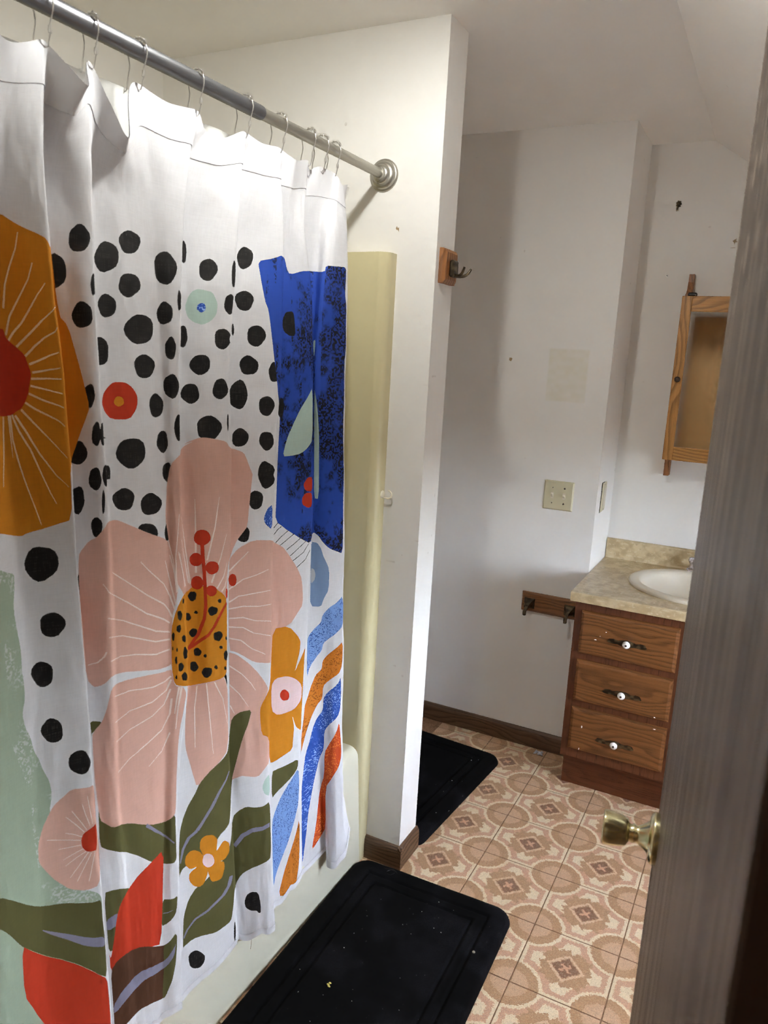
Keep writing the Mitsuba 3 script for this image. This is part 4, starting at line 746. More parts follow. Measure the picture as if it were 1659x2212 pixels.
(1,[6726,5401,6702,5467,6632,5578,6582,5614,6524,5611,6471,5584,6430,5534,6410,5466,6402,5331,6419,5264,6459,5223,6505,5201,6557,5193,6612,5218,6661,5268,6705,5328]),
(1,[4496,5772,4464,5848,4422,5913,4368,5972,4290,6002,4201,6002,4117,5977,4061,5917,4045,5837,4043,5686,4077,5612,4140,5562,4220,5530,4309,5530,4381,5569,4438,5624,4486,5689]),
(1,[4663,5556,4647,5772,4625,5836,4615,5842,4603,5665,4616,5560,4637,5502,4656,5524]),
(1,[6226,6066,6209,6132,6178,6187,6136,6229,6083,6247,6030,6253,5976,6244,5933,6197,5917,6128,5920,5998,5946,5942,5981,5899,6025,5865,6080,5864,6129,5898,6173,5941,6214,5996]),
(1,[6772,6151,6770,6219,6735,6278,6684,6326,6621,6358,6557,6351,6511,6307,6443,6205,6429,6139,6434,6071,6453,6007,6492,5962,6543,5951,6598,5955,6660,5970,6722,6018,6756,6085]),
(1,[6797,6893,6888,7002,6810,7091,6644,7176,6571,7183,6512,7134,6445,6966,6425,6869,6429,6766,6453,6672,6495,6597,6557,6576,6785,6701,6873,6792]),
(1,[6532,7424,6506,7550,6469,7597,6420,7620,6364,7621,6312,7588,6278,7529,6232,7404,6240,7335,6274,7281,6314,7238,6364,7212,6417,7218,6465,7243,6511,7286,6536,7354]),
(1,[6282,8149,6264,8270,6224,8315,6167,8325,6114,8314,6068,8285,6035,8238,5994,8126,5996,8062,6025,8012,6061,7977,6105,7952,6157,7955,6208,7987,6253,8030,6279,8087]),
(2,[-2048,3063,-1955,2950,-1837,2832,-1655,2722,-1280,2616,-1063,2574,-995,2569,-833,2564,-723,2581,-525,2678,-403,2726,-114,2818,-54,2858,-15,2894,18,2939,1036,2897,1068,3681,1089,3906,1145,3995,1178,4109,1284,4829,1333,5222,1331,5329,1120,6008,1088,6119,1084,6163,50,6102,13,6139,-20,6260,-41,6804,-126,7002,-294,7040,-525,7119,-750,7171,-802,7194,-859,7193,-979,7164,-1336,7042,-1591,6971,-2095,6782,-2152,5985,-2113,3820]),
(17,[-534,2781,-585,3003,-688,3247,-785,3512,-838,3839,-806,3845,-759,3519,-666,3255,-566,3008,-519,2784]),
(17,[-357,3179,-432,3408,-751,3946,-835,4213,-805,4223,-726,3957,-415,3416,-341,3184]),
(17,[-170,3447,-316,3609,-593,4033,-721,4171,-804,4291,-778,4309,-698,4189,-572,4049,-301,3621,-158,3458]),
(17,[1054,3726,11,3776,-171,3882,-310,3983,-690,4367,-668,4389,-271,3980,-160,3898,12,3793,1054,3742]),
(17,[-2,4064,-81,4123,-198,4168,-289,4213,-437,4338,-584,4496,-561,4517,-418,4357,-277,4232,-190,4186,-73,4139,7,4077]),
(17,[-48,4416,-232,4462,-537,4608,-523,4637,-225,4482,-45,4432]),
(17,[-66,4647,-274,4676,-506,4724,-498,4755,-270,4697,-65,4662]),
(17,[-62,4810,-318,4805,-525,4815,-523,4847,-317,4829,-62,4826]),
(17,[-62,5028,-247,4994,-534,4917,-542,4948,-187,5026,-65,5043]),
(17,[-60,5238,-370,5136,-562,5033,-576,5061,-380,5159,-328,5177,-64,5254]),
(17,[-65,5522,-186,5433,-328,5361,-495,5262,-614,5169,-633,5194,-510,5285,-339,5381,-196,5449,-73,5536]),
(17,[-697,5297,-294,5803,-184,5920,-73,6018,-67,6010,-198,5887,-320,5745,-672,5277]),
(17,[-790,5381,-642,5640,-496,5959,-332,6227,-296,6282,-250,6329,-81,6472,-74,6464,-166,6391,-284,6273,-477,5949,-618,5628,-716,5443,-763,5364]),
(17,[-849,5360,-755,5604,-611,5886,-394,6555,-316,6730,-307,6726,-381,6550,-589,5877,-729,5592,-820,5348]),
(17,[-885,5370,-866,5735,-777,6126,-614,6721,-534,7055,-523,7052,-575,6818,-755,6120,-838,5731,-854,5369]),
(17,[-917,5352,-885,5992,-875,5992,-885,5351]),
(17,[-1024,5378,-1108,6402,-1097,6403,-992,5381]),
(3,[-1284,4367,-1198,4187,-1120,4127,-962,4127,-864,4135,-848,4160,-837,4229,-807,4274,-609,4452,-577,4504,-520,4731,-522,4788,-573,5037,-596,5106,-649,5222,-684,5271,-836,5366,-946,5377,-1228,5363,-1313,5170,-1312,4610]),
(7,[6324,2428,6281,2505,6422,3153,6456,3285,6497,3377,6522,3497,6623,4226,6733,4865,6804,5133,6858,5271,6891,5321,8173,5423,8192,5528,8201,5868,8169,8016,8221,8164,8397,8311,8725,8554,8846,8636,9033,8736,9127,8712,9169,8598,9956,8647,10003,8606,10101,8666,10149,8715,10197,8802,10244,8867,10338,8979,10372,9008,10408,9038,10697,9189,10735,9070,10762,8529,10774,8140,10772,7542,10790,7300,10799,7005,10797,6736,10777,6535,10763,6243,10759,5834,10794,5077,10778,4396,10815,3924,10796,3601,10806,3258,10787,3085,10750,2905,10743,2764,10767,2392,10759,2267,10705,2230,10408,2248,10299,2247,10241,2278,10235,2370,10143,2398,9961,2368,9882,2370,9058,2470,8905,2478,8791,2499,8611,2549,8518,2566,8421,2564,8363,2484,8278,2254,6828,2292,6764,2267,6486,2377]),
(21,[10260,3458,10290,4147,10302,4652,10301,5095,10283,5543,10233,6266,10207,6935,10148,7808,10051,7915,10014,8076,10003,8456,10028,8605,10107,8666,10149,8715,10197,8802,10338,8979,10408,9038,10697,9189,10735,9070,10774,8140,10772,7542,10792,7239,10798,6803,10763,6243,10759,5834,10794,5077,10778,4396,10815,3924,10796,3601,10806,3258,10787,3085,10750,2905,10743,2764,10761,2517,10763,2330,10759,2267,10705,2230,10408,2248,10299,2247,10252,2551,10262,3034]),
(12,[6755,7560,6663,7611,6619,7666,6571,7779,6562,7845,6579,7929,6618,7990,6739,8091,6800,8010,6793,7659]),
(1,[8216,3507,8265,3417,8321,3383,8458,3368,8513,3403,8541,3525,8566,3826,8536,3895,8431,3904,8362,3890,8268,3840,8229,3800,8202,3729,8194,3672,8198,3570]),
(1,[8291,5497,8262,5695,8237,5725,8209,5714,8183,5689,8158,5644,8136,5499,8135,5422,8148,5359,8189,5290,8215,5270,8245,5294,8268,5351,8285,5420]),
(6,[9112,5061,8956,5228,8871,5331,8756,5481,8666,5623,8413,6173,8366,6309,8316,6537,8347,6610,8575,6590,8708,6565,8789,6533,8899,6458,9094,6292,9118,6178,9153,6064,9196,6008,9174,5945,9166,5882,9175,5635,9155,5266]),
(6,[10130,5098,10171,5200,10191,5295,10213,5500,10219,5724,10157,7529,10122,7743,10037,7734,10014,7517,10056,6437,10058,5986,10076,5432,10086,5309]),
(6,[10020,3974,10074,3947,10093,3979,10099,4105,10084,4332,10060,4299,10015,4063]),
(3,[9085,7130,8974,7131,8915,7164,8840,7262,8828,7325,8864,7416,8915,7455,9054,7483,9131,7422,9131,7203]),
(3,[9055,7509,8915,7502,8859,7523,8807,7591,8791,7643,8793,7732,8822,7783,8916,7848,8982,7867,9078,7851,9115,7779,9127,7581]),
(1,[8215,8161,8130,8272,8142,8282,8227,8170]),
(1,[8299,8247,8215,8321,8139,8427,8151,8436,8227,8331,8309,8258]),
(1,[8478,8363,8317,8476,8162,8640,8173,8651,8327,8487,8487,8375]),
(1,[8618,8453,8463,8572,8267,8704,8276,8716,8472,8584,8628,8465]),
(1,[8775,8583,8630,8701,8448,8827,8456,8840,8639,8713,8785,8595]),
(1,[8936,8673,8850,8732,8545,8985,8554,8997,8859,8744,8944,8686]),
(1,[9047,8744,8927,8869,8863,8954,8648,9086,8609,9114,8618,9127,8873,8965,8938,8879,9057,8755]),
(1,[9102,8919,8994,9047,8936,9132,8702,9303,8711,9315,8947,9143,9006,9056,9114,8929]),
(14,[9175,8766,10058,8859,10107,8890,10165,8978,10194,9049,10224,9173,10261,9283,10351,9497,10379,9679,10366,10011,10331,10175,10237,10333,10194,10426,10158,10544,10097,10576,9953,10551,9905,10424,9923,9190,9173,9016,9144,8795]),
(20,[9941,9526,9993,9553,10016,9592,10035,9682,10034,9742,10015,9831,9991,9878,9936,9928,9920,9859,9921,9730,9922,9602]),
(10,[10749,10361,10627,10475,10548,10536,10402,10601,10318,10660,10215,10768,10172,10847,10144,10975,10101,11051,9951,11217,9884,11317,9856,11375,9835,11453,9811,11963,9808,12318,9819,12469,9850,12274,9887,12164,10028,11944,10098,11861,10132,11789,10162,11657,10202,11588,10343,11485,10436,11426,10540,11373,10628,11307,10709,11225,10758,11187,10779,11119,10824,11059,10834,10564]),
(11,[10733,11626,10610,11732,10327,11921,10240,11998,10159,12096,10129,12173,10116,12314,10081,12390,9993,12472,9943,12559,9890,12740,9785,13265,9721,14198,9715,14543,9782,14116,9849,13772,9884,13648,9952,13466,10003,13363,10083,13256,10114,13143,10125,12925,10158,12824,10254,12731,10360,12658,10577,12549,10657,12470,10721,12341,10747,12156,10773,11734]),
(12,[10694,12640,10629,12771,10541,12855,10389,12939,10316,12991,10222,13075,10153,13182,10131,13289,10123,13496,10089,13613,9949,13837,9898,13992,9873,14110,9823,14446,9763,14759,9687,15513,9665,15811,9647,16202,9618,16500,9602,17104,9602,17754,9623,17733,9647,17601,9679,17292,9733,16592,9799,15973,9869,15511,9937,15149,9962,15073,10100,14790,10133,14617,10141,14299,10169,14154,10249,14042,10341,13945,10476,13849,10554,13810,10650,13721,10720,13552,10741,13315,10721,12775]),
(13,[10667,13989,10599,14157,10327,14523,10175,14781,10146,14971,10129,15413,10088,15646,10027,15797,9951,15955,9929,16029,9890,16270,9773,17577,9772,17658,9793,17656,9883,17525,9957,17440,9981,17379,9994,17291,10079,16979,10110,16232,10187,15883,10432,15533,10489,15466,10608,15366,10678,15250,10754,15060,10774,14877,10762,14526,10735,14243,10705,14029]),
(10,[9009,14675,8855,14776,8687,14929,8561,15004,8447,15091,8373,15180,8172,15391,8005,15678,7954,15874,7921,16242,6901,15752,6888,15813,6888,15879,6901,16085,6917,16223,6950,16372,7834,17007,7804,17502,7821,17509,7845,17464,7898,17321,7970,17200,8183,16945,8586,16539,8706,16375,8921,16024,9035,15734,9100,15537,9126,15271,9129,15202,9115,14992,9090,14720]),
(11,[9090,16183,8969,16469,8932,16527,8846,16633,8706,16839,8575,16993,8411,17207,8326,17294,8202,17462,8019,17761,8038,17894,8172,17962,8288,18051,8994,18090,9021,18043,9121,17754,9176,17543,9164,16904,9137,16658,9131,16346]),
(8,[1107,12503,1123,12661,1186,12718,1440,12720,1563,12751,1715,12832,1849,12865,2056,12942,2759,13271,2993,13368,3090,13399,3204,13395,3344,13587,3362,14488,3344,14554,3295,14594,3117,14569,2993,14511,2869,14442,2618,14295,2439,14172,2117,13915,1558,13513,1429,13435,1196,13327,1131,13289,1068,13239,1059,13069,1093,12601]),
(8,[1121,10784,1252,10807,1275,10839,1179,10956,1118,10996,1097,11025,1090,11071,1080,10811]),
(5,[1094,7757,1125,7685,1214,7552,1252,7514,1312,7479,1501,7234,1570,7227,1748,7258,1790,7252,1847,7256,1939,7284,2633,7664,2976,7825,3069,7881,3101,7956,3127,8090,3189,8515,3237,8773,3238,8892,3205,9074,3142,9321,3125,9507,3120,9938,3137,10480,3125,10370,3113,10344,3092,10376,3045,10388,2870,10366,1975,10085,1842,10057,1743,10053,1541,10003,1487,10007,1348,10110,1288,10137,1193,10155,1152,10127,1089,10038,1065,9853,75,9536,-4,9305,-20,9023,-8,8718,42,8317,54,8278,1060,8462,1080,7909]),
(5,[3127,10464,3020,10472,2883,10447,2703,10395,2301,10302,1974,10239,1807,10228,1711,10233,1515,10214,1470,10266,1366,10619,1298,10787,1251,10856,1146,10973,1106,11044,1097,11144,1085,11712,1085,11964,1103,12483,1114,12654,1138,12732,1202,12788,1356,12896,1434,12918,1478,12918,1534,12932,1743,13041,2012,13157,2312,13327,2654,13495,3032,13627,3095,13633,3218,13567,3279,13550,3325,13504,3347,13392,3351,13254,3316,12565,3304,12164,3306,11904,3354,11053,3340,10985,3305,10886,3274,10843,3204,10819,3172,10753,3138,10495]),
(5,[3944,6034,3802,6114,3737,6168,3710,6254,3360,6243,3206,6365,3157,6466,3087,6804,3060,7079,3011,7319,3022,7483,3062,7679,3178,8501,3230,8711,3374,8960,3403,8999,3459,9050,3863,9219,4246,9253,4574,9320,4652,9237,4702,9196,4702,8609,4719,8541,4740,8510,5906,8683,5957,8463,6008,8321,6047,8242,6211,8011,6236,7900,6253,7643,6326,6856,6152,6427,6102,6366,5930,6292,4717,6177,4638,6139,4588,6064,4515,6025,4278,5966,4151,5948,4071,5954,3996,5981,3896,6026,3808,6077,3823,6077,3949,6025]),
(5,[5904,8727,5920,8655,5952,8595,6032,8484,6059,8462,6115,8418,6296,8329,6426,8306,6668,8337,8141,8610,8312,8727,8379,8783,8508,8953,8738,9340,8845,9582,8873,9754,8910,10134,8893,10301,8620,10673,8494,10729,8238,10745,8157,10912,8163,11412,8152,11466,6852,11167,6817,11214,6652,11189,6528,11159,6440,11126,6355,11074,6050,10829,5990,10788,5912,10755,5889,10511,5902,9598]),
(5,[5911,10801,5990,10839,6049,10886,6314,11154,6466,11359,6737,11790,6743,11864,6688,11975,6699,12177,6744,12426,6803,12682,6820,12812,6855,12948,8142,13450,8136,13948,8122,14014,6863,13626,6813,13684,6735,13704,6687,13732,6605,13788,6473,13902,6379,13910,6144,13849,6037,13812,6005,13813,5973,13815,5849,13863,5799,13887,5778,13919,5860,12456,5887,11287,5887,10804]),
(5,[3849,10988,4143,10982,4326,10965,4560,10908,4669,11004,4680,11231,4720,11482,4740,12057,4708,12502,4678,12626,4647,12817,4517,12960,4465,13004,4440,13025,4325,13083,4246,13151,4122,13298,4073,13288,3966,12787,3867,12414,3838,12250,3774,11741,3752,11495,3406,11308,3388,11171,3375,10870,3792,11004]),
(18,[1725,8179,2087,8460,2461,8780,2742,8985,2908,9095,3051,9249,3114,9397,3144,9385,3075,9231,2926,9073,2758,8963,2476,8760,2099,8445,1858,8257,1734,8166]),
(18,[2354,8128,2599,8409,2767,8573,2922,8704,3012,8840,3078,8967,3156,9234,3187,9224,3104,8956,3035,8826,2940,8687,2783,8556,2614,8395,2366,8117]),
(18,[1377,8302,1481,8468,1694,8570,1847,8668,2061,8823,2448,9137,2917,9405,3076,9516,3094,9490,2933,9379,2462,9115,2074,8805,1768,8591,1491,8453,1391,8295]),
(18,[1444,8926,1583,8974,1917,9109,2697,9567,2925,9654,3084,9705,3092,9674,2935,9625,2709,9541,1925,9091,1498,8926,1448,8911]),
(18,[1457,9280,1587,9308,1699,9347,1907,9391,2705,9777,3000,9845,3092,9856,3092,9824,3006,9815,2714,9751,1913,9372,1704,9331,1509,9270,1459,9264]),
(18,[1486,9727,1553,9728,1671,9758,1754,9769,1847,9757,2072,9810,2168,9836,2710,10032,3013,10066,3064,10067,3100,10059,3092,10028,3061,10036,3015,10036,2717,10005,2175,9814,1895,9748,1848,9738,1755,9751,1675,9741,1556,9712,1487,9711]),
(18,[1098,9749,1253,9720,1372,9621,1418,9538,1389,9523,1350,9603,1242,9701,1095,9733]),
(18,[3098,8150,3170,8522,3206,8901,3238,8897,3194,8518,3113,8146]),
(18,[2962,8246,3056,8525,3179,9139,3210,9132,3076,8520,2977,8240]),
(18,[3318,7355,3201,8194,3206,8899,3238,8899,3225,8196,3334,7357]),
(18,[3361,7867,3384,7956,3406,8006,3670,8113,3702,8329,3796,8848,3828,8843,3680,8096,3415,7990,3377,7864]),
(18,[3289,8112,3364,8525,3397,8655,3423,8708,3693,8828,3705,8906,3736,8899,3708,8802,3437,8683,3388,8519,3304,8109]),
(18,[3078,7910,3146,8220,3193,8569,3244,8835,3265,8831,3214,8566,3167,8216,3099,7906]),
(18,[1640,10442,1731,10467,2027,10480,2631,10649,2883,10683,2988,10686,3039,10675,3078,10659,3136,10611,3115,10587,3063,10632,3030,10647,2984,10657,2886,10655,2636,10624,2030,10460,1734,10451,1644,10427]),
(18,[1591,10912,1702,10941,1770,10941,2016,10874,2632,10941,2869,10924,3064,10881,3101,10799,3142,10677,3112,10667,3047,10857,2866,10897,2632,10916,2016,10854,1768,10925,1705,10925,1595,10896]),
(18,[1616,11301,1731,11333,1780,11323,2006,11241,2118,11247,2625,11220,2716,11200,2875,11181,3014,11148,3075,11049,3136,10870,3106,10861,3048,11037,2999,11124,2870,11155,2712,11174,2621,11195,2118,11227,2005,11222,1733,11317,1620,11286]),
(18,[1703,11955,1757,11951,1797,11937,1998,11829,2158,11787,2332,11754,2600,11689,2828,11665,2937,11646,3009,11589,3065,11524,3135,11373,3156,11063,3125,11061,3106,11366,3092,11402,3060,11475,3019,11541,2927,11622,2545,11675,1992,11811,1791,11921,1753,11935,1702,11939]),
(18,[2511,12200,2677,12139,2949,12092,3044,11996,3084,11920,3145,11760,3115,11750,3058,11908,3022,11981,2939,12070,2626,12134,2504,12186]),
(18,[3238,11708,3253,11255,3296,10860,3264,10856,3229,11253,3222,11708]),
(18,[3199,11385,3229,11053,3264,10847,3233,10841,3200,11093,3184,11384]),
(18,[5914,8958,6076,8751,6273,8547,6262,8536,6059,8736,5890,8939]),
(18,[5916,9359,6066,9231,6161,9160,6434,9097,6598,9038,6698,9010,6694,8996,6593,9022,6429,9078,6151,9138,6049,9210,5897,9336]),
(18,[5914,9651,6077,9530,6555,9502,6786,9500,6786,9485,6510,9485,6068,9505,5896,9626]),
(18,[5905,9805,6151,9767,6502,9828,6829,9833,6830,9817,6503,9809,6152,9742,5900,9775]),
(18,[5900,10024,6146,10023,6432,10153,6823,10237,6826,10222,6439,10134,6152,9998,5900,9993]),
(18,[5894,10216,6142,10255,6387,10432,6611,10518,6803,10578,6807,10563,6616,10502,6397,10414,6153,10232,5898,10186]),
(18,[5885,10471,6096,10548,6341,10790,6634,10984,6642,10971,6354,10775,6110,10527,5895,10442]),
(18,[3952,7146,3943,7654,3939,8644,3979,8644,3962,7146]),
(18,[4417,7139,4319,7761,4237,8103,4153,8402,4192,8411,4269,8111,4343,7765,4428,7140]),
(18,[4585,7918,4528,8093,4451,8404,4263,8878,4300,8894,4474,8411,4543,8097,4594,7921]),
(18,[3401,7448,3436,7544,3679,7641,3706,7909,3828,8870,3868,8865,3686,7630,3442,7533,3410,7445]),
(18,[4651,8509,4561,8794,4389,9012,4422,9035,4584,8806,4652,8554,4661,8512]),
(18,[3265,8089,3334,8396,3382,8581,3405,8639,3685,8764,3708,8900,3747,8891,3703,8734,3422,8610,3275,8086]),
(18,[4686,8770,4604,9010,4511,9108,4542,9134,4631,9025,4696,8773]),
(18,[5878,11117,6104,11334,6320,11600,6430,11796,6439,11791,6332,11592,6120,11321,5897,11098]),
(18,[5866,11560,6052,11802,6194,12044,6264,12150,6273,12144,6175,11986,6069,11792,5888,11544]),
(18,[4330,11071,4539,11511,4623,11904,4692,12141,4703,12138,4637,11901,4558,11504,4354,11059]),
(18,[4132,11046,4282,11951,4333,12383,4362,12710,4373,12710,4325,12164,4292,11895,4159,11042]),
(18,[3939,11067,3930,11511,3993,12061,4018,12418,4029,12417,4008,12060,3951,11510,3966,11068]),
(18,[4535,10975,4621,11127,4667,11277,4691,11331,4700,11327,4663,11220,4639,11119,4559,10963]),
(18,[5865,12061,5954,12269,5964,12265,5889,12051]),
(2,[3325,10868,3802,11047,4184,11025,4464,11041,4558,11022,4609,10993,4669,10931,4728,10406,4712,10036,4731,9623,4673,9276,4521,9136,4411,9055,4331,9010,4175,8951,4078,8929,3939,8922,3857,8950,3810,8989,3725,9036,3385,8971,3347,9006,3293,9082,3227,9209,3173,9349,3128,9550,3117,9673,3114,9890,3139,10469,3172,10728,3204,10795,3274,10838]),
(1,[3963,9100,3946,9194,3896,9232,3861,9233,3831,9209,3794,9149,3782,9115,3794,9084,3815,9060,3837,9038,3867,9028,3930,9039,3957,9062]),
(1,[3375,9105,3360,9144,3338,9146,3331,9097,3351,9048,3360,9049,3372,9073]),
(1,[4514,9283,4514,9341,4500,9350,4463,9344,4448,9333,4422,9291,4424,9276,4448,9260,4482,9262]),
(1,[4419,9505,4407,9536,4385,9559,4285,9583,4245,9567,4220,9532,4192,9464,4202,9430,4224,9405,4251,9385,4289,9382,4398,9429,4422,9466]),
(1,[3986,9479,3983,9505,3956,9511,3911,9485,3908,9471,3931,9442,3944,9440,3970,9447]),
(1,[3844,9558,3842,9590,3824,9610,3781,9633,3755,9625,3711,9592,3700,9564,3711,9479,3729,9459,3787,9467,3808,9484]),
(1,[3319,9383,3292,9467,3276,9481,3259,9470,3234,9427,3224,9330,3230,9295,3248,9279,3282,9279,3295,9296,3315,9349]),
(1,[3288,9651,3266,9715,3253,9725,3212,9687,3202,9662,3204,9605,3212,9582,3254,9564,3270,9569,3280,9593]),
(1,[3964,9877,3942,9971,3919,9990,3862,10002,3833,9984,3792,9925,3779,9889,3795,9858,3844,9823,3869,9811,3898,9812,3928,9819,3956,9840]),
(1,[3379,9860,3371,9935,3358,9953,3341,9948,3308,9908,3299,9831,3331,9794,3345,9795,3359,9815]),
(1,[4549,10088,4485,10171,4447,10180,4375,10144,4345,10117,4330,10077,4327,9998,4350,9970,4448,9954,4489,9970,4522,10005,4546,10045]),
(1,[4729,10177,4718,10205,4705,10212,4659,10206,4644,10162,4647,10134,4668,10119,4684,10126,4722,10161]),
(1,[4548,10315,4555,10359,4546,10369,4517,10376,4501,10372,4467,10337,4460,10321,4474,10298,4504,10297]),
(1,[3405,10201,3410,10289,3377,10300,3340,10300,3326,10286,3313,10168,3333,10060,3350,10042,3436,10172]),
(1,[4042,10341,4019,10396,3998,10417,3969,10420,3911,10407,3890,10381,3879,10292,3891,10264,3915,10246,3943,10235,3974,10243,4033,10311]),
(1,[4144,10436,4131,10470,4117,10472,4083,10454,4076,10416,4105,10394,4119,10392,4140,10411]),
(1,[4786,10535,4726,10593,4692,10657,4659,10666,4632,10651,4594,10607,4584,10495,4598,10468,4640,10442,4672,10434,4711,10455]),
(1,[3226,10039,3224,10095,3209,10111,3196,10063,3209,10024]),
(1,[3317,10462,3293,10529,3268,10537,3254,10528,3243,10498,3238,10400,3246,10375,3270,10352,3284,10355,3307,10396,3317,10426]),
(1,[3976,10655,3971,10696,3925,10743,3897,10757,3864,10748,3804,10700,3789,10661,3798,10548,3827,10524,3896,10532,3924,10554]),
(1,[4397,10711,4421,10775,4412,10788,4380,10791,4326,10745,4324,10729,4349,10695,4381,10702]),
(1,[4678,10844,4671,10859,4645,10873,4632,10877,4606,10866,4589,10839,4595,10792,4607,10787,4648,10800]),
(1,[4276,10788,4262,10861,4242,10887,4174,10922,4129,10926,4090,10897,4049,10827,4038,10790,4066,10724,4091,10697,4128,10690,4213,10712,4261,10743]),
(1,[3374,10687,3361,10748,3345,10762,3304,10733,3293,10713,3284,10647,3287,10613,3320,10572,3334,10574,3360,10623]),
(1,[3212,10213,3220,10339,3206,10366,3191,10343,3178,10279,3188,10212,3195,10203]),
(1,[3168,9791,3158,9867,3142,9877,3129,9845,3122,9758,3141,9707,3149,9704,3165,9730]),
(1,[3148,10005,3148,10062,3140,10078,3131,10034,3136,9996]),
(1,[3218,10613,3219,10671,3203,10680,3189,10634,3202,10590]),
(3,[4038,8032,4048,8308,4081,8657,4112,9358,4080,9608,3952,9928,3820,10106,3727,10205,3777,10255,3874,10151,4014,9962,4148,9627,4183,9360,4152,8652,4119,8303,4109,8029]),
(3,[4684,9361,4562,9465,4497,9534,4416,9642,4305,9827,4281,9851,4169,9959,4096,9997,3852,10152,3732,10208,3759,10274,3888,10213,4133,10057,4209,10017,4331,9901,4362,9869,4474,9682,4551,9580,4611,9516,4727,9418]),
(3,[4251,7947,4239,8004,4200,8045,4152,8074,4101,8090,4047,8085,3998,8064,3955,8028,3929,7976,3926,7919,3936,7864,3959,7815,3999,7781,4048,7767,4101,7771,4155,7795,4200,7837,4234,7889]),
(3,[4081,8379,4075,8425,4056,8468,4023,8498,3982,8509,3939,8505,3896,8487,3861,8451,3839,8406,3831,8357,3839,8311,3865,8274,3899,8246,3940,8229,3984,8232,4022,8256,4053,8290,4074,8332]),
(3,[4432,8598,4423,8644,4398,8680,4361,8703,4317,8715,4267,8710,4215,8684,4175,8646,4147,8602,4136,8553,4146,8506,4172,8468,4212,8443,4262,8436,4311,8445,4359,8465,4400,8500,4425,8548]),
(3,[4099,8862,4091,8909,4068,8948,4036,8978,3997,8994,3955,8990,3916,8972,3881,8939,3862,8894,3860,8846,3868,8800,3887,8759,3919,8729,3958,8713,4000,8713,4038,8735,4067,8772,4088,8814]),
(3,[4399,9074,4393,9111,4374,9142,4342,9163,4299,9169,4250,9161,4208,9139,4178,9108,4147,9034,4152,8996,4173,8965,4208,8943,4253,8937,4298,8947,4337,8967,4371,8996,4394,9034]),
(3,[6041,9147,6027,9235,6008,9265,5984,9280,5959,9279,5935,9257,5917,9222,5897,9134,5901,9087,5933,9019,5957,9004,5982,9008,6007,9025,6027,9057]),
(3,[4737,9120,4743,9226,4754,9259,4708,9291,4688,9289,4657,9249,4649,9213,4646,9140,4660,9085,4674,9075,4691,9076]),
(2,[8228,10734,8470,10733,8619,10817,8825,11073,8901,11221,8895,11400,8879,11520,8779,11943,8804,11908,8966,11593,9069,11446,9092,11444,9074,11547,9069,11734,9094,12542,9132,13037,9205,13502,9720,13830,9114,13586,8979,13501,8928,13447,8880,13358,8788,13122,8788,13146,8844,13374,8860,13500,8834,13757,8827,13955,8752,14038,8674,14048,8195,14154,8141,14143,8130,14003,8129,13597,6801,13099,6741,12991,6598,12920,6552,12793,6535,12349,6545,12248,6571,12174,6724,11922,6790,11834,6844,11664,6854,11279,6880,11064,6884,10884,6899,10824,8145,11082,8148,10885]),
(15,[8616,12049,8756,12125,8842,12195,8983,12338,9050,12469,9065,12704,9015,12817,8873,12929,8734,12968,8446,12967,8317,12939,8220,12841,8186,12679,8173,12289,8188,12130,8246,12039,8322,12010,8507,12018]),
(3,[8660,12543,8660,12594,8642,12635,8603,12652,8513,12638,8470,12611,8435,12568,8408,12518,8396,12466,8405,12419,8428,12384,8460,12356,8501,12347,8546,12364,8624,12441,8649,12491]),
(8,[5895,12419,5942,12338,5986,12293,6071,12241,6144,12224,6298,12238,6332,12303,6278,12480,6156,12747,6109,12873,5991,13227,5808,13823,5701,14370,4798,14143,4722,14335,4650,14623,4589,14691,4547,14724,4477,14750,4443,14775,4405,14829,4356,14878,4236,14966,4136,15003,3853,15084,3816,15110,3764,15205,3751,15247,3778,14704,3814,14274,3833,14141,3874,13970,3953,13711,4072,13431,4109,13323,4152,13249,4254,13139,4325,13083,4508,12984,4602,12914,4651,12866,4687,12791,4743,12574,4783,12519,5832,12772,5861,12578]),
(9,[4718,13313,4677,13355,4604,13480,4467,13668,4308,13994,4053,14348,4114,14390,4362,14024,4513,13694,4642,13506,4711,13382,4749,13343]),
(9,[4065,14336,3930,14430,3831,14654,3772,14949,3798,14955,3873,14670,3979,14467,4101,14402]),
(8,[4210,15640,4410,15496,4509,15408,4616,15266,4681,15077,4727,14838,4746,14780,4829,14746,5652,14950,5721,14787,5890,14665,6015,14616,6105,14615,6264,14668,6367,14690,6506,14698,6594,14688,6738,14653,6813,14769,6832,14992,6830,15062,6815,15243,6792,15922,6763,16104,6688,16136,6358,16206,6209,16236,6056,16252,5823,16327,5748,16373,5645,16477,5587,16562,5553,16629,4777,16438,4742,16477,4703,16567,4596,17201,4555,17251,4469,17234,4328,17179,4262,17135,4061,16966,3956,16917,3892,16900,3864,16902,3770,16926,3742,16945,3736,16894,3781,16304,3810,16150,3870,15953,3916,15851,3994,15747,4044,15708,4113,15691]),
(9,[6757,15188,6599,15194,6486,15217,6151,15182,5865,15281,5599,15526,5675,15614,5814,15490,5927,15376,6159,15293,6289,15312,6495,15325,6614,15300,6755,15294]),
(9,[4586,16006,4530,16210,4465,16282,4430,16334,4186,16421,4061,16416,3968,16433,3816,16575,3746,16730,3775,16744,3847,16598,3992,16479,4064,16473,4190,16486,4419,16422,4484,16397,4610,16255,4682,16037]),
(8,[8189,14392,8288,14374,8753,14373,8889,14364,8974,14370,9058,14421,9048,14567,8992,14648,8723,14815,8666,14839,8595,14851,8471,14891,8296,14978,8156,15031,8074,15088,8069,14963,8136,14537]),
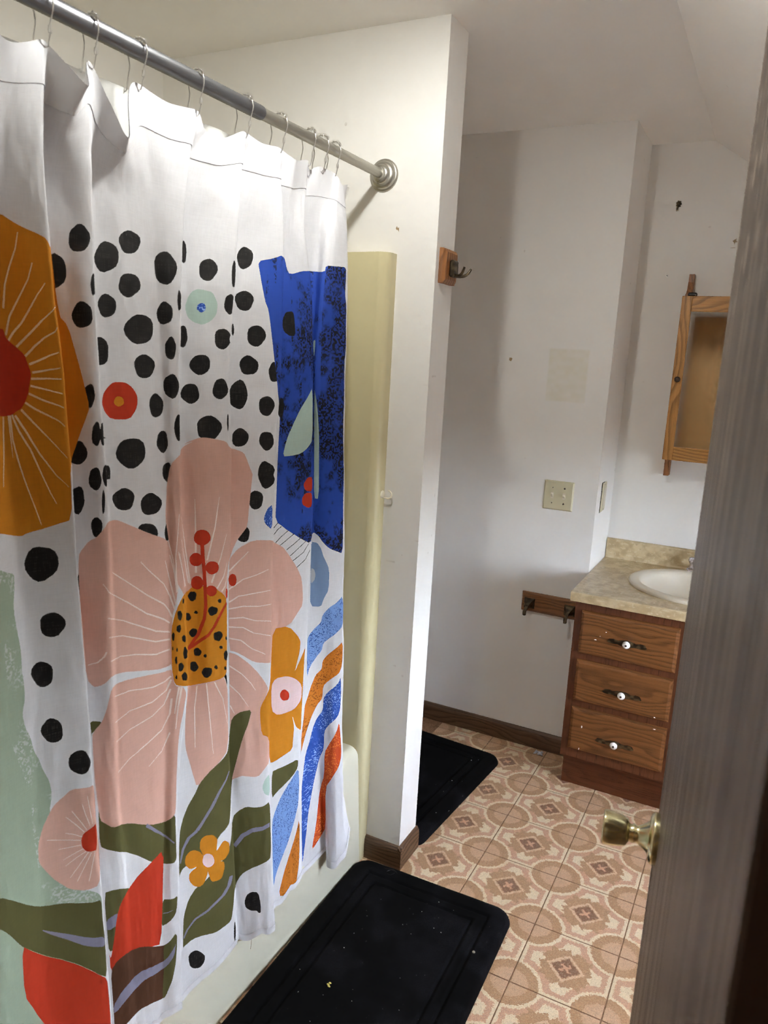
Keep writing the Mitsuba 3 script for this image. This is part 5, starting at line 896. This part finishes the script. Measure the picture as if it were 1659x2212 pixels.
(6,[6813,13969,6728,13991,6667,14017,6613,14074,6554,14183,6550,14259,6594,14377,6642,14434,6765,14492,6862,14409,6882,14342,8042,14749,8075,14537,6854,14020]),
(9,[2375,13411,2699,13686,3109,13980,3218,14075,3304,14163,3324,14145,3135,13948,2737,13641,2425,13356]),
(2,[4155,14605,4200,14585,4244,14594,4319,14638,4357,14691,4392,14793,4401,14867,4377,15097,4396,15085,4465,15002,4502,14984,4536,14999,4611,15117,4627,15193,4619,15328,4593,15391,4531,15441,4492,15449,4437,15425,4432,15432,4473,15477,4490,15526,4496,15625,4487,15702,4454,15833,4431,15878,4391,15878,4356,15859,4288,15803,4256,15719,4224,15484,4214,15528,4153,15678,4124,15718,4081,15736,4050,15722,3998,15659,3965,15594,3925,15473,3915,15402,3923,15306,3954,15261,4036,15224,4039,15208,3963,15199,3925,15165,3882,15066,3869,15001,3874,14903,3889,14851,3927,14794,3956,14775,4004,14775,4039,14802,4096,14881,4124,14939,4154,15040,4110,14817,4118,14685,4135,14629]),
(15,[4337,15307,4331,15362,4311,15393,4285,15407,4254,15403,4215,15370,4179,15315,4153,15255,4138,15191,4136,15132,4159,15038,4188,15021,4228,15037,4265,15071,4295,15120,4317,15179]),
(1,[6071,16877,6207,16913,6274,17000,6317,17229,6331,17355,6323,17497,6301,17536,6242,17509,6213,17484,6185,17439,6139,17413,6035,17388,5970,17358,5875,17286,5836,17233,5817,17145,5825,17081,5869,16977,5913,16926,6001,16886]),
(1,[4104,17647,4083,17704,4058,17741,4026,17754,3984,17724,3940,17669,3894,17595,3861,17497,3836,17312,3840,17235,3868,17199,3908,17200,3951,17220,3994,17273,4067,17438,4101,17550]),
(1,[4761,17736,4745,17840,4701,17967,4684,17991,4670,17971,4650,17868,4651,17659,4663,17480,4687,17399,4706,17393,4729,17438,4751,17534]),
(3,[2113,4901,2234,4900,2305,4918,2392,4972,2437,5017,2484,5096,2500,5151,2502,5237,2494,5290,2468,5362,2429,5418,2337,5512,2242,5540,2041,5530,1956,5503,1894,5432,1863,5377,1838,5282,1840,5220,1870,5127,1898,5073,1958,5003,2056,4917]),
(2,[2235,5229,2231,5260,2212,5286,2154,5314,2123,5313,2096,5301,2074,5282,2061,5256,2060,5226,2085,5170,2109,5149,2138,5139,2195,5153,2216,5173]),
(6,[4108,3186,4178,3190,4303,3215,4342,3257,4390,3369,4405,3448,4400,3573,4385,3641,4341,3719,4298,3763,4205,3818,4146,3829,4065,3806,4022,3782,3969,3731,3944,3678,3920,3570,3919,3501,3958,3345,3995,3269,4023,3232,4069,3197]),
(12,[4223,3511,4220,3543,4205,3570,4162,3606,4138,3607,4117,3595,4083,3556,4080,3524,4098,3465,4137,3435,4185,3433,4206,3452]),
(5,[-22,11643,-94,11659,-179,11654,-336,11618,-401,11633,-484,11720,-575,11798,-615,11847,-753,12114,-835,12355,-854,12468,-854,12663,-826,12785,-646,13180,-504,13422,-434,13508,-315,13600,-262,13618,-234,13626,-97,13611,-15,13510,17,13364,34,13318,1001,13639,1021,13339,1026,13125,47,12707,25,12592,19,12486,21,12437,41,12344,1041,12646,1055,12299,1053,12070,28,11684]),
(18,[-82,12365,-152,11808,-163,11809,-104,12327,-98,12368]),
(18,[-134,12395,-203,12146,-247,11930,-257,11932,-215,12149,-173,12314,-149,12399]),
(18,[-199,12440,-390,12014,-400,12018,-213,12447]),
(18,[-237,12472,-464,12093,-473,12098,-251,12481]),
(18,[-277,12546,-381,12457,-479,12389,-485,12398,-389,12467,-287,12558]),
(18,[-298,12605,-574,12471,-712,12395,-717,12404,-580,12482,-305,12619]),
(18,[-297,12697,-575,12649,-577,12659,-299,12713]),
(18,[-272,12778,-403,12821,-531,12875,-527,12885,-399,12833,-267,12794]),
(18,[-243,12848,-379,12916,-510,13001,-504,13010,-373,12927,-236,12862]),
(18,[-212,12874,-467,13251,-459,13257,-199,12883]),
(18,[-165,12904,-245,13057,-387,13375,-378,13379,-232,13063,-152,12912]),
(18,[-95,12918,-156,13114,-235,13460,-224,13463,-142,13117,-80,12924]),
(3,[-10,12380,-76,12420,-227,12482,-262,12515,-288,12572,-296,12623,-293,12721,-280,12775,-244,12837,-217,12864,-173,12885,-52,12897,-7,12794,9,12474]),
(8,[-2161,12612,-2013,12629,-1931,12650,-1831,12693,-1628,12817,-1396,13033,-1151,13287,-986,13437,-869,13529,-735,13613,-567,13685,-503,13722,-406,13797,-312,13855,-226,13894,-157,13915,-64,13917,-24,13984,-31,14176,-24,14342,-11,14544,17,14763,22,14871,14,15424,-16,15466,-57,15551,-156,15456,-209,15384,-433,15006,-612,14747,-1249,14002,-1323,13894,-1518,13569,-1628,13419,-1712,13320,-1920,13104,-2185,12876,-2268,12761,-2256,12643]),
(9,[-837,13999,-654,14183,-344,14528,-225,14624,-191,14646,-73,14678,-3,14742,-1,14873,-66,14890,-173,14843,-235,14801,-325,14720,-385,14648,-544,14414,-858,13992]),
(3,[-1252,13991,-1119,14159,-613,14756,-433,15018,-209,15386,-114,15513,-62,15566,-16,15682,1,16313,22,16541,11,16777,-43,17082,-223,17037,-524,16710,-664,16432,-756,16129,-853,15875,-1270,14949,-1305,14671,-1298,14169,-1297,14120]),
(8,[1055,14199,1172,14190,1266,14200,1408,14225,1460,14245,1516,14274,1876,14526,2065,14668,2067,14891,2026,14983,1969,15188,1885,15434,1806,15499,1678,15576,1583,15521,1478,15473,1402,15458,1267,15451,1157,15458,1042,15480,1026,15464,1008,15412,1004,15150,1016,14432]),
(9,[1054,14763,1103,14742,1223,14716,1311,14727,1385,14787,1396,14839,1349,14931,1257,14965,1146,14974,1063,15013,1009,14987,1007,14836]),
(8,[3081,15351,3169,15373,3284,15414,3335,15394,3351,15436,3325,15660,3299,15773,3262,15830,3123,15922,3032,15930,2997,15805,3007,15441,3061,15385]),
(9,[3053,15668,3147,15682,3219,15669,3259,15672,3261,15661,3219,15656,3147,15665,3058,15647]),
(3,[3066,14413,3059,15110,3023,15683,3005,16089,2980,16178,2929,16301,2480,16124,2034,15977,1837,15934,1719,15931,1488,15853,1405,15844,1339,15846,1180,15887,1036,15899,1006,15822,1011,15530,1028,15621,1057,15567,1185,15078,1255,14848,1306,14714,1376,14585,1450,14499,1535,14449,1593,14443,1685,14465,1740,14461,1822,14423,1979,14380,2222,14290,2283,14274,2480,14246,2687,14230,2969,14239,3042,14360]),
(19,[1039,15868,1144,15770,1252,15719,1362,15705,1422,15704,1493,15715,1772,15839,1933,15880,2188,15980,2843,16299,3061,16394,3140,16379,3281,16242,3311,16306,3310,16578,3280,16976,3225,17253,3130,17572,3061,17636,2891,17564,2787,17540,2694,17536,2503,17501,2368,17454,2239,17394,1991,17308,1844,17305,1751,17323,1604,17247,1535,17221,1463,17212,1400,17214,1147,17254,1029,17282,979,17183,998,16586,1004,16074]),
(8,[3092,16400,3145,16380,3217,16298,3281,16242,3311,16306,3310,16578,3280,16976,3225,17253,3130,17572,3099,17639,3066,17638,3061,17496,3080,17071,3083,16824,3073,16510]),
(9,[1047,16631,1115,16557,1196,16496,1357,16417,1480,16401,1558,16411,1706,16459,1816,16455,2006,16463,2449,16578,2707,16666,3030,16764,3085,16763,3149,16703,3187,16631,3273,16525,3293,16476,3271,16680,3236,16759,3209,16788,3164,16862,3106,16922,3074,16936,3031,16941,2799,16895,2446,16793,2162,16729,1870,16724,1747,16747,1677,16735,1531,16680,1471,16679,1362,16706,1136,16795,1087,16826,999,16845,1002,16721]))]
def build_curtain():
    """Cuts a fine grid of the cloth along the outlines of the print: each triangle carries the number of its ink in v."""
    W, H = (CS[0], CS[-1]), CT[-1]
    full = sg.box(W[0], 0, W[1], H)
    regions, above = [], None
    for ink, poly in reversed(PRINT):
        p = poly.intersection(full)
        if above is not None: p = p.difference(above)
        if p.is_empty: continue
        regions.append((ink, p)); above = poly if above is None else above.union(poly)
    regions.append((0, full if above is None else full.difference(above)))
    by = {}
    for ink, p in regions: by.setdefault(ink, []).append(p)
    ns, nt = 420, 330
    gs, gt = np.linspace(W[0], W[1], ns + 1), np.linspace(0, H, nt + 1)
    I, J = np.meshgrid(np.arange(ns), np.arange(nt), indexing='ij'); I, J = I.ravel(), J.ravel()
    cells = shapely.box(gs[I], gt[J], gs[I + 1], gt[J + 1])
    V, F, C = [], [], []; nv = 0
    for ink, ps in by.items():
        g = shapely.union_all(ps).buffer(0)
        shapely.prepare(g)
        ins = shapely.contains_properly(g, cells); cut = shapely.intersects(g, cells) & ~ins
        q = np.nonzero(ins)[0]
        v = np.stack([np.stack([gs[I[q] + a], gt[J[q] + b]], -1) for a, b in ((0, 0), (1, 0), (1, 1), (0, 1))], 1).reshape(-1, 2)
        b = nv + 4 * np.arange(len(q))
        F.append(np.vstack([np.stack([b, b + 1, b + 2], 1), np.stack([b, b + 2, b + 3], 1)])); V.append(v); C.append(np.full(len(v), ink)); nv += len(v)
        parts = shapely.get_parts(shapely.intersection(g, cells[cut]))
        parts = parts[(shapely.get_type_id(parts) == 3) & (shapely.area(parts) > 1e-10)]
        tri = shapely.get_parts(shapely.get_parts(shapely.constrained_delaunay_triangles(parts)))
        xy = shapely.get_coordinates(tri).reshape(-1, 4, 2)[:, :3]
        V.append(xy.reshape(-1, 2)); F.append(nv + np.arange(len(xy) * 3).reshape(-1, 3)); C.append(np.full(len(xy) * 3, ink)); nv += len(xy) * 3
    V, F, C = np.vstack(V), np.vstack(F), np.concatenate(C)
    key = np.round(V * 1e6).astype(np.int64); _, first, inv = np.unique(np.c_[key, C], axis=0, return_index=True, return_inverse=True)
    inv = inv.ravel(); V, C, F = V[first], C[first], inv[F]
    F = F[(F[:, 0] != F[:, 1]) & (F[:, 1] != F[:, 2]) & (F[:, 0] != F[:, 2])]
    P, N = cloth(V[:, 0], V[:, 1])
    fn = np.cross(P[F[:, 1]] - P[F[:, 0]], P[F[:, 2]] - P[F[:, 0]]); flip = (fn * N[F[:, 0]]).sum(1) < 0
    F[flip] = F[flip][:, ::-1]
    uv = np.c_[V[:, 0] - CS[0], V[:, 1] + 10.0 * C]
    return (P, F), N, uv

INK = [srgb(206, 205, 207), srgb(19, 18, 18), srgb(190, 122, 34), srgb(172, 52, 32), srgb(120, 30, 20), srgb(202, 160, 145), srgb(168, 188, 178), srgb(40, 68, 152), srgb(80, 78, 46), srgb(122, 120, 138),
       srgb(116, 148, 200), srgb(190, 112, 42), srgb(46, 76, 158), srgb(184, 70, 38), srgb(112, 134, 164), srgb(216, 190, 190), srgb(148, 162, 142), srgb(222, 198, 168), srgb(222, 204, 194), srgb(72, 46, 32), srgb(166, 168, 172), srgb(36, 62, 142), srgb(148, 162, 142)]
def curtain_color(p, n, uv):
    ink = dr.floor((uv.y + 0.5) / 10.0)
    s, t = uv.x, uv.y - ink * 10.0
    c = mi.Color3f(0.8)
    for i, col in enumerate(INK): c = dr.select(dr.abs(ink - i) < 0.5, mi.Color3f(col), c)
    weave = noise(s * 900, t * 90, 1.0) * 0.5 + noise(s * 90, t * 900, 2.0) * 0.5
    black = dr.abs(ink - 1) < 0.5
    c = dr.select(black, mix(c, srgb(62, 58, 52), smoothstep(0.52, 0.8, weave) * 0.35), c * (0.95 + 0.1 * weave))
    # distressed blue: ink blots and scratches of black
    blue = (dr.abs(ink - 7) < 0.5) | (dr.abs(ink - 21) < 0.5)
    heavy = dr.select(dr.abs(ink - 21) < 0.5, mi.Float(1.0), mi.Float(0.0))
    bl = smoothstep(0.43, 0.58, fbm(s * 16 + 3, t * 10, 5.0, 4) * 0.75 + 0.25 * fbm(s * 90, t * 60, 2.0, 2) + heavy * 0.12)
    gr = smoothstep(0.42, 0.62, noise(s * 420, t * 300, 3.0))
    sc = smoothstep(0.72, 0.8, noise(s * 120, t * 9, 8.0)) * smoothstep(0.4, 0.7, noise(s * 20, t * 14, 6.0))
    c = dr.select(blue, mix(c, srgb(20, 20, 24), dr.clip(bl * (0.35 + 0.65 * gr) + sc * 0.8 * gr, 0, 1)), c)
    # speckled stripes
    sp = smoothstep(0.66, 0.72, noise(s * 520, t * 520, 7.0)) * smoothstep(0.25, 0.6, noise(s * 60, t * 40, 7.0) + 0.15)
    c = dr.select(dr.abs(ink - 10) < 0.5, mix(c, srgb(60, 84, 150), sp), c)
    c = dr.select(dr.abs(ink - 11) < 0.5, mix(c, srgb(140, 74, 30), sp), c)
    c = dr.select(dr.abs(ink - 12) < 0.5, mix(c, srgb(140, 170, 222), sp * 0.9), c)
    c = dr.select(dr.abs(ink - 13) < 0.5, mix(c, srgb(222, 130, 60), sp), c)
    # sponged edge of the pale green wash
    wash = dr.abs(ink - 22) < 0.5
    return dr.select(wash, mix(c, srgb(186, 190, 186), smoothstep(0.5, 0.75, noise(s * 420, t * 380, 4.0)) * smoothstep(0.35, 0.6, fbm(s * 40, t * 34, 4.0, 2)) * 0.8), c)
mat('curtain_cloth', two(princ(proc(curtain_color), 0.8, specular=0.15, sheen=0.25)))
cu = thing('shower_curtain', 'white fabric shower curtain printed with flowers, leaves and black dots', 'shower curtain')
_m, _n, _uv = build_curtain()
scene[numbered(cu + '__panel')] = {'type': 'ply', 'filename': meshkit.write_ply(_m, True, uv=_uv, normals=_n), 'face_normals': False, 'bsdf': {'type': 'ref', 'id': 'bsdf_curtain_cloth'}}
# stitched header band and hems: a second layer of cloth proud of the panel
def band(s0, s1, t0, t1, off, ns=700, nt=10):
    s, t = np.linspace(s0, s1, ns), np.linspace(t0, t1, nt); S, TT = np.meshgrid(s, t, indexing='ij')
    P, N = cloth(S.ravel(), TT.ravel()); return (P + N * off).reshape(ns, nt, 3)
mat('curtain_hem', two(princ(srgb(206, 205, 207), 0.8, specular=0.15, sheen=0.25)))
k = obj('header_band', sheet(band(CS[0], CS[-1], 0, .066, .0011), 700, 10), 'curtain_hem', cu, smooth=True); tag(k, 'plain white stitched header band')
k = obj('bottom_hem', sheet(band(CS[0], CS[-1], CT[-1] - .016, CT[-1] + .0, .0010, 700, 5), 700, 5), 'curtain_hem', cu, smooth=True); tag(k, 'plain white bottom hem')
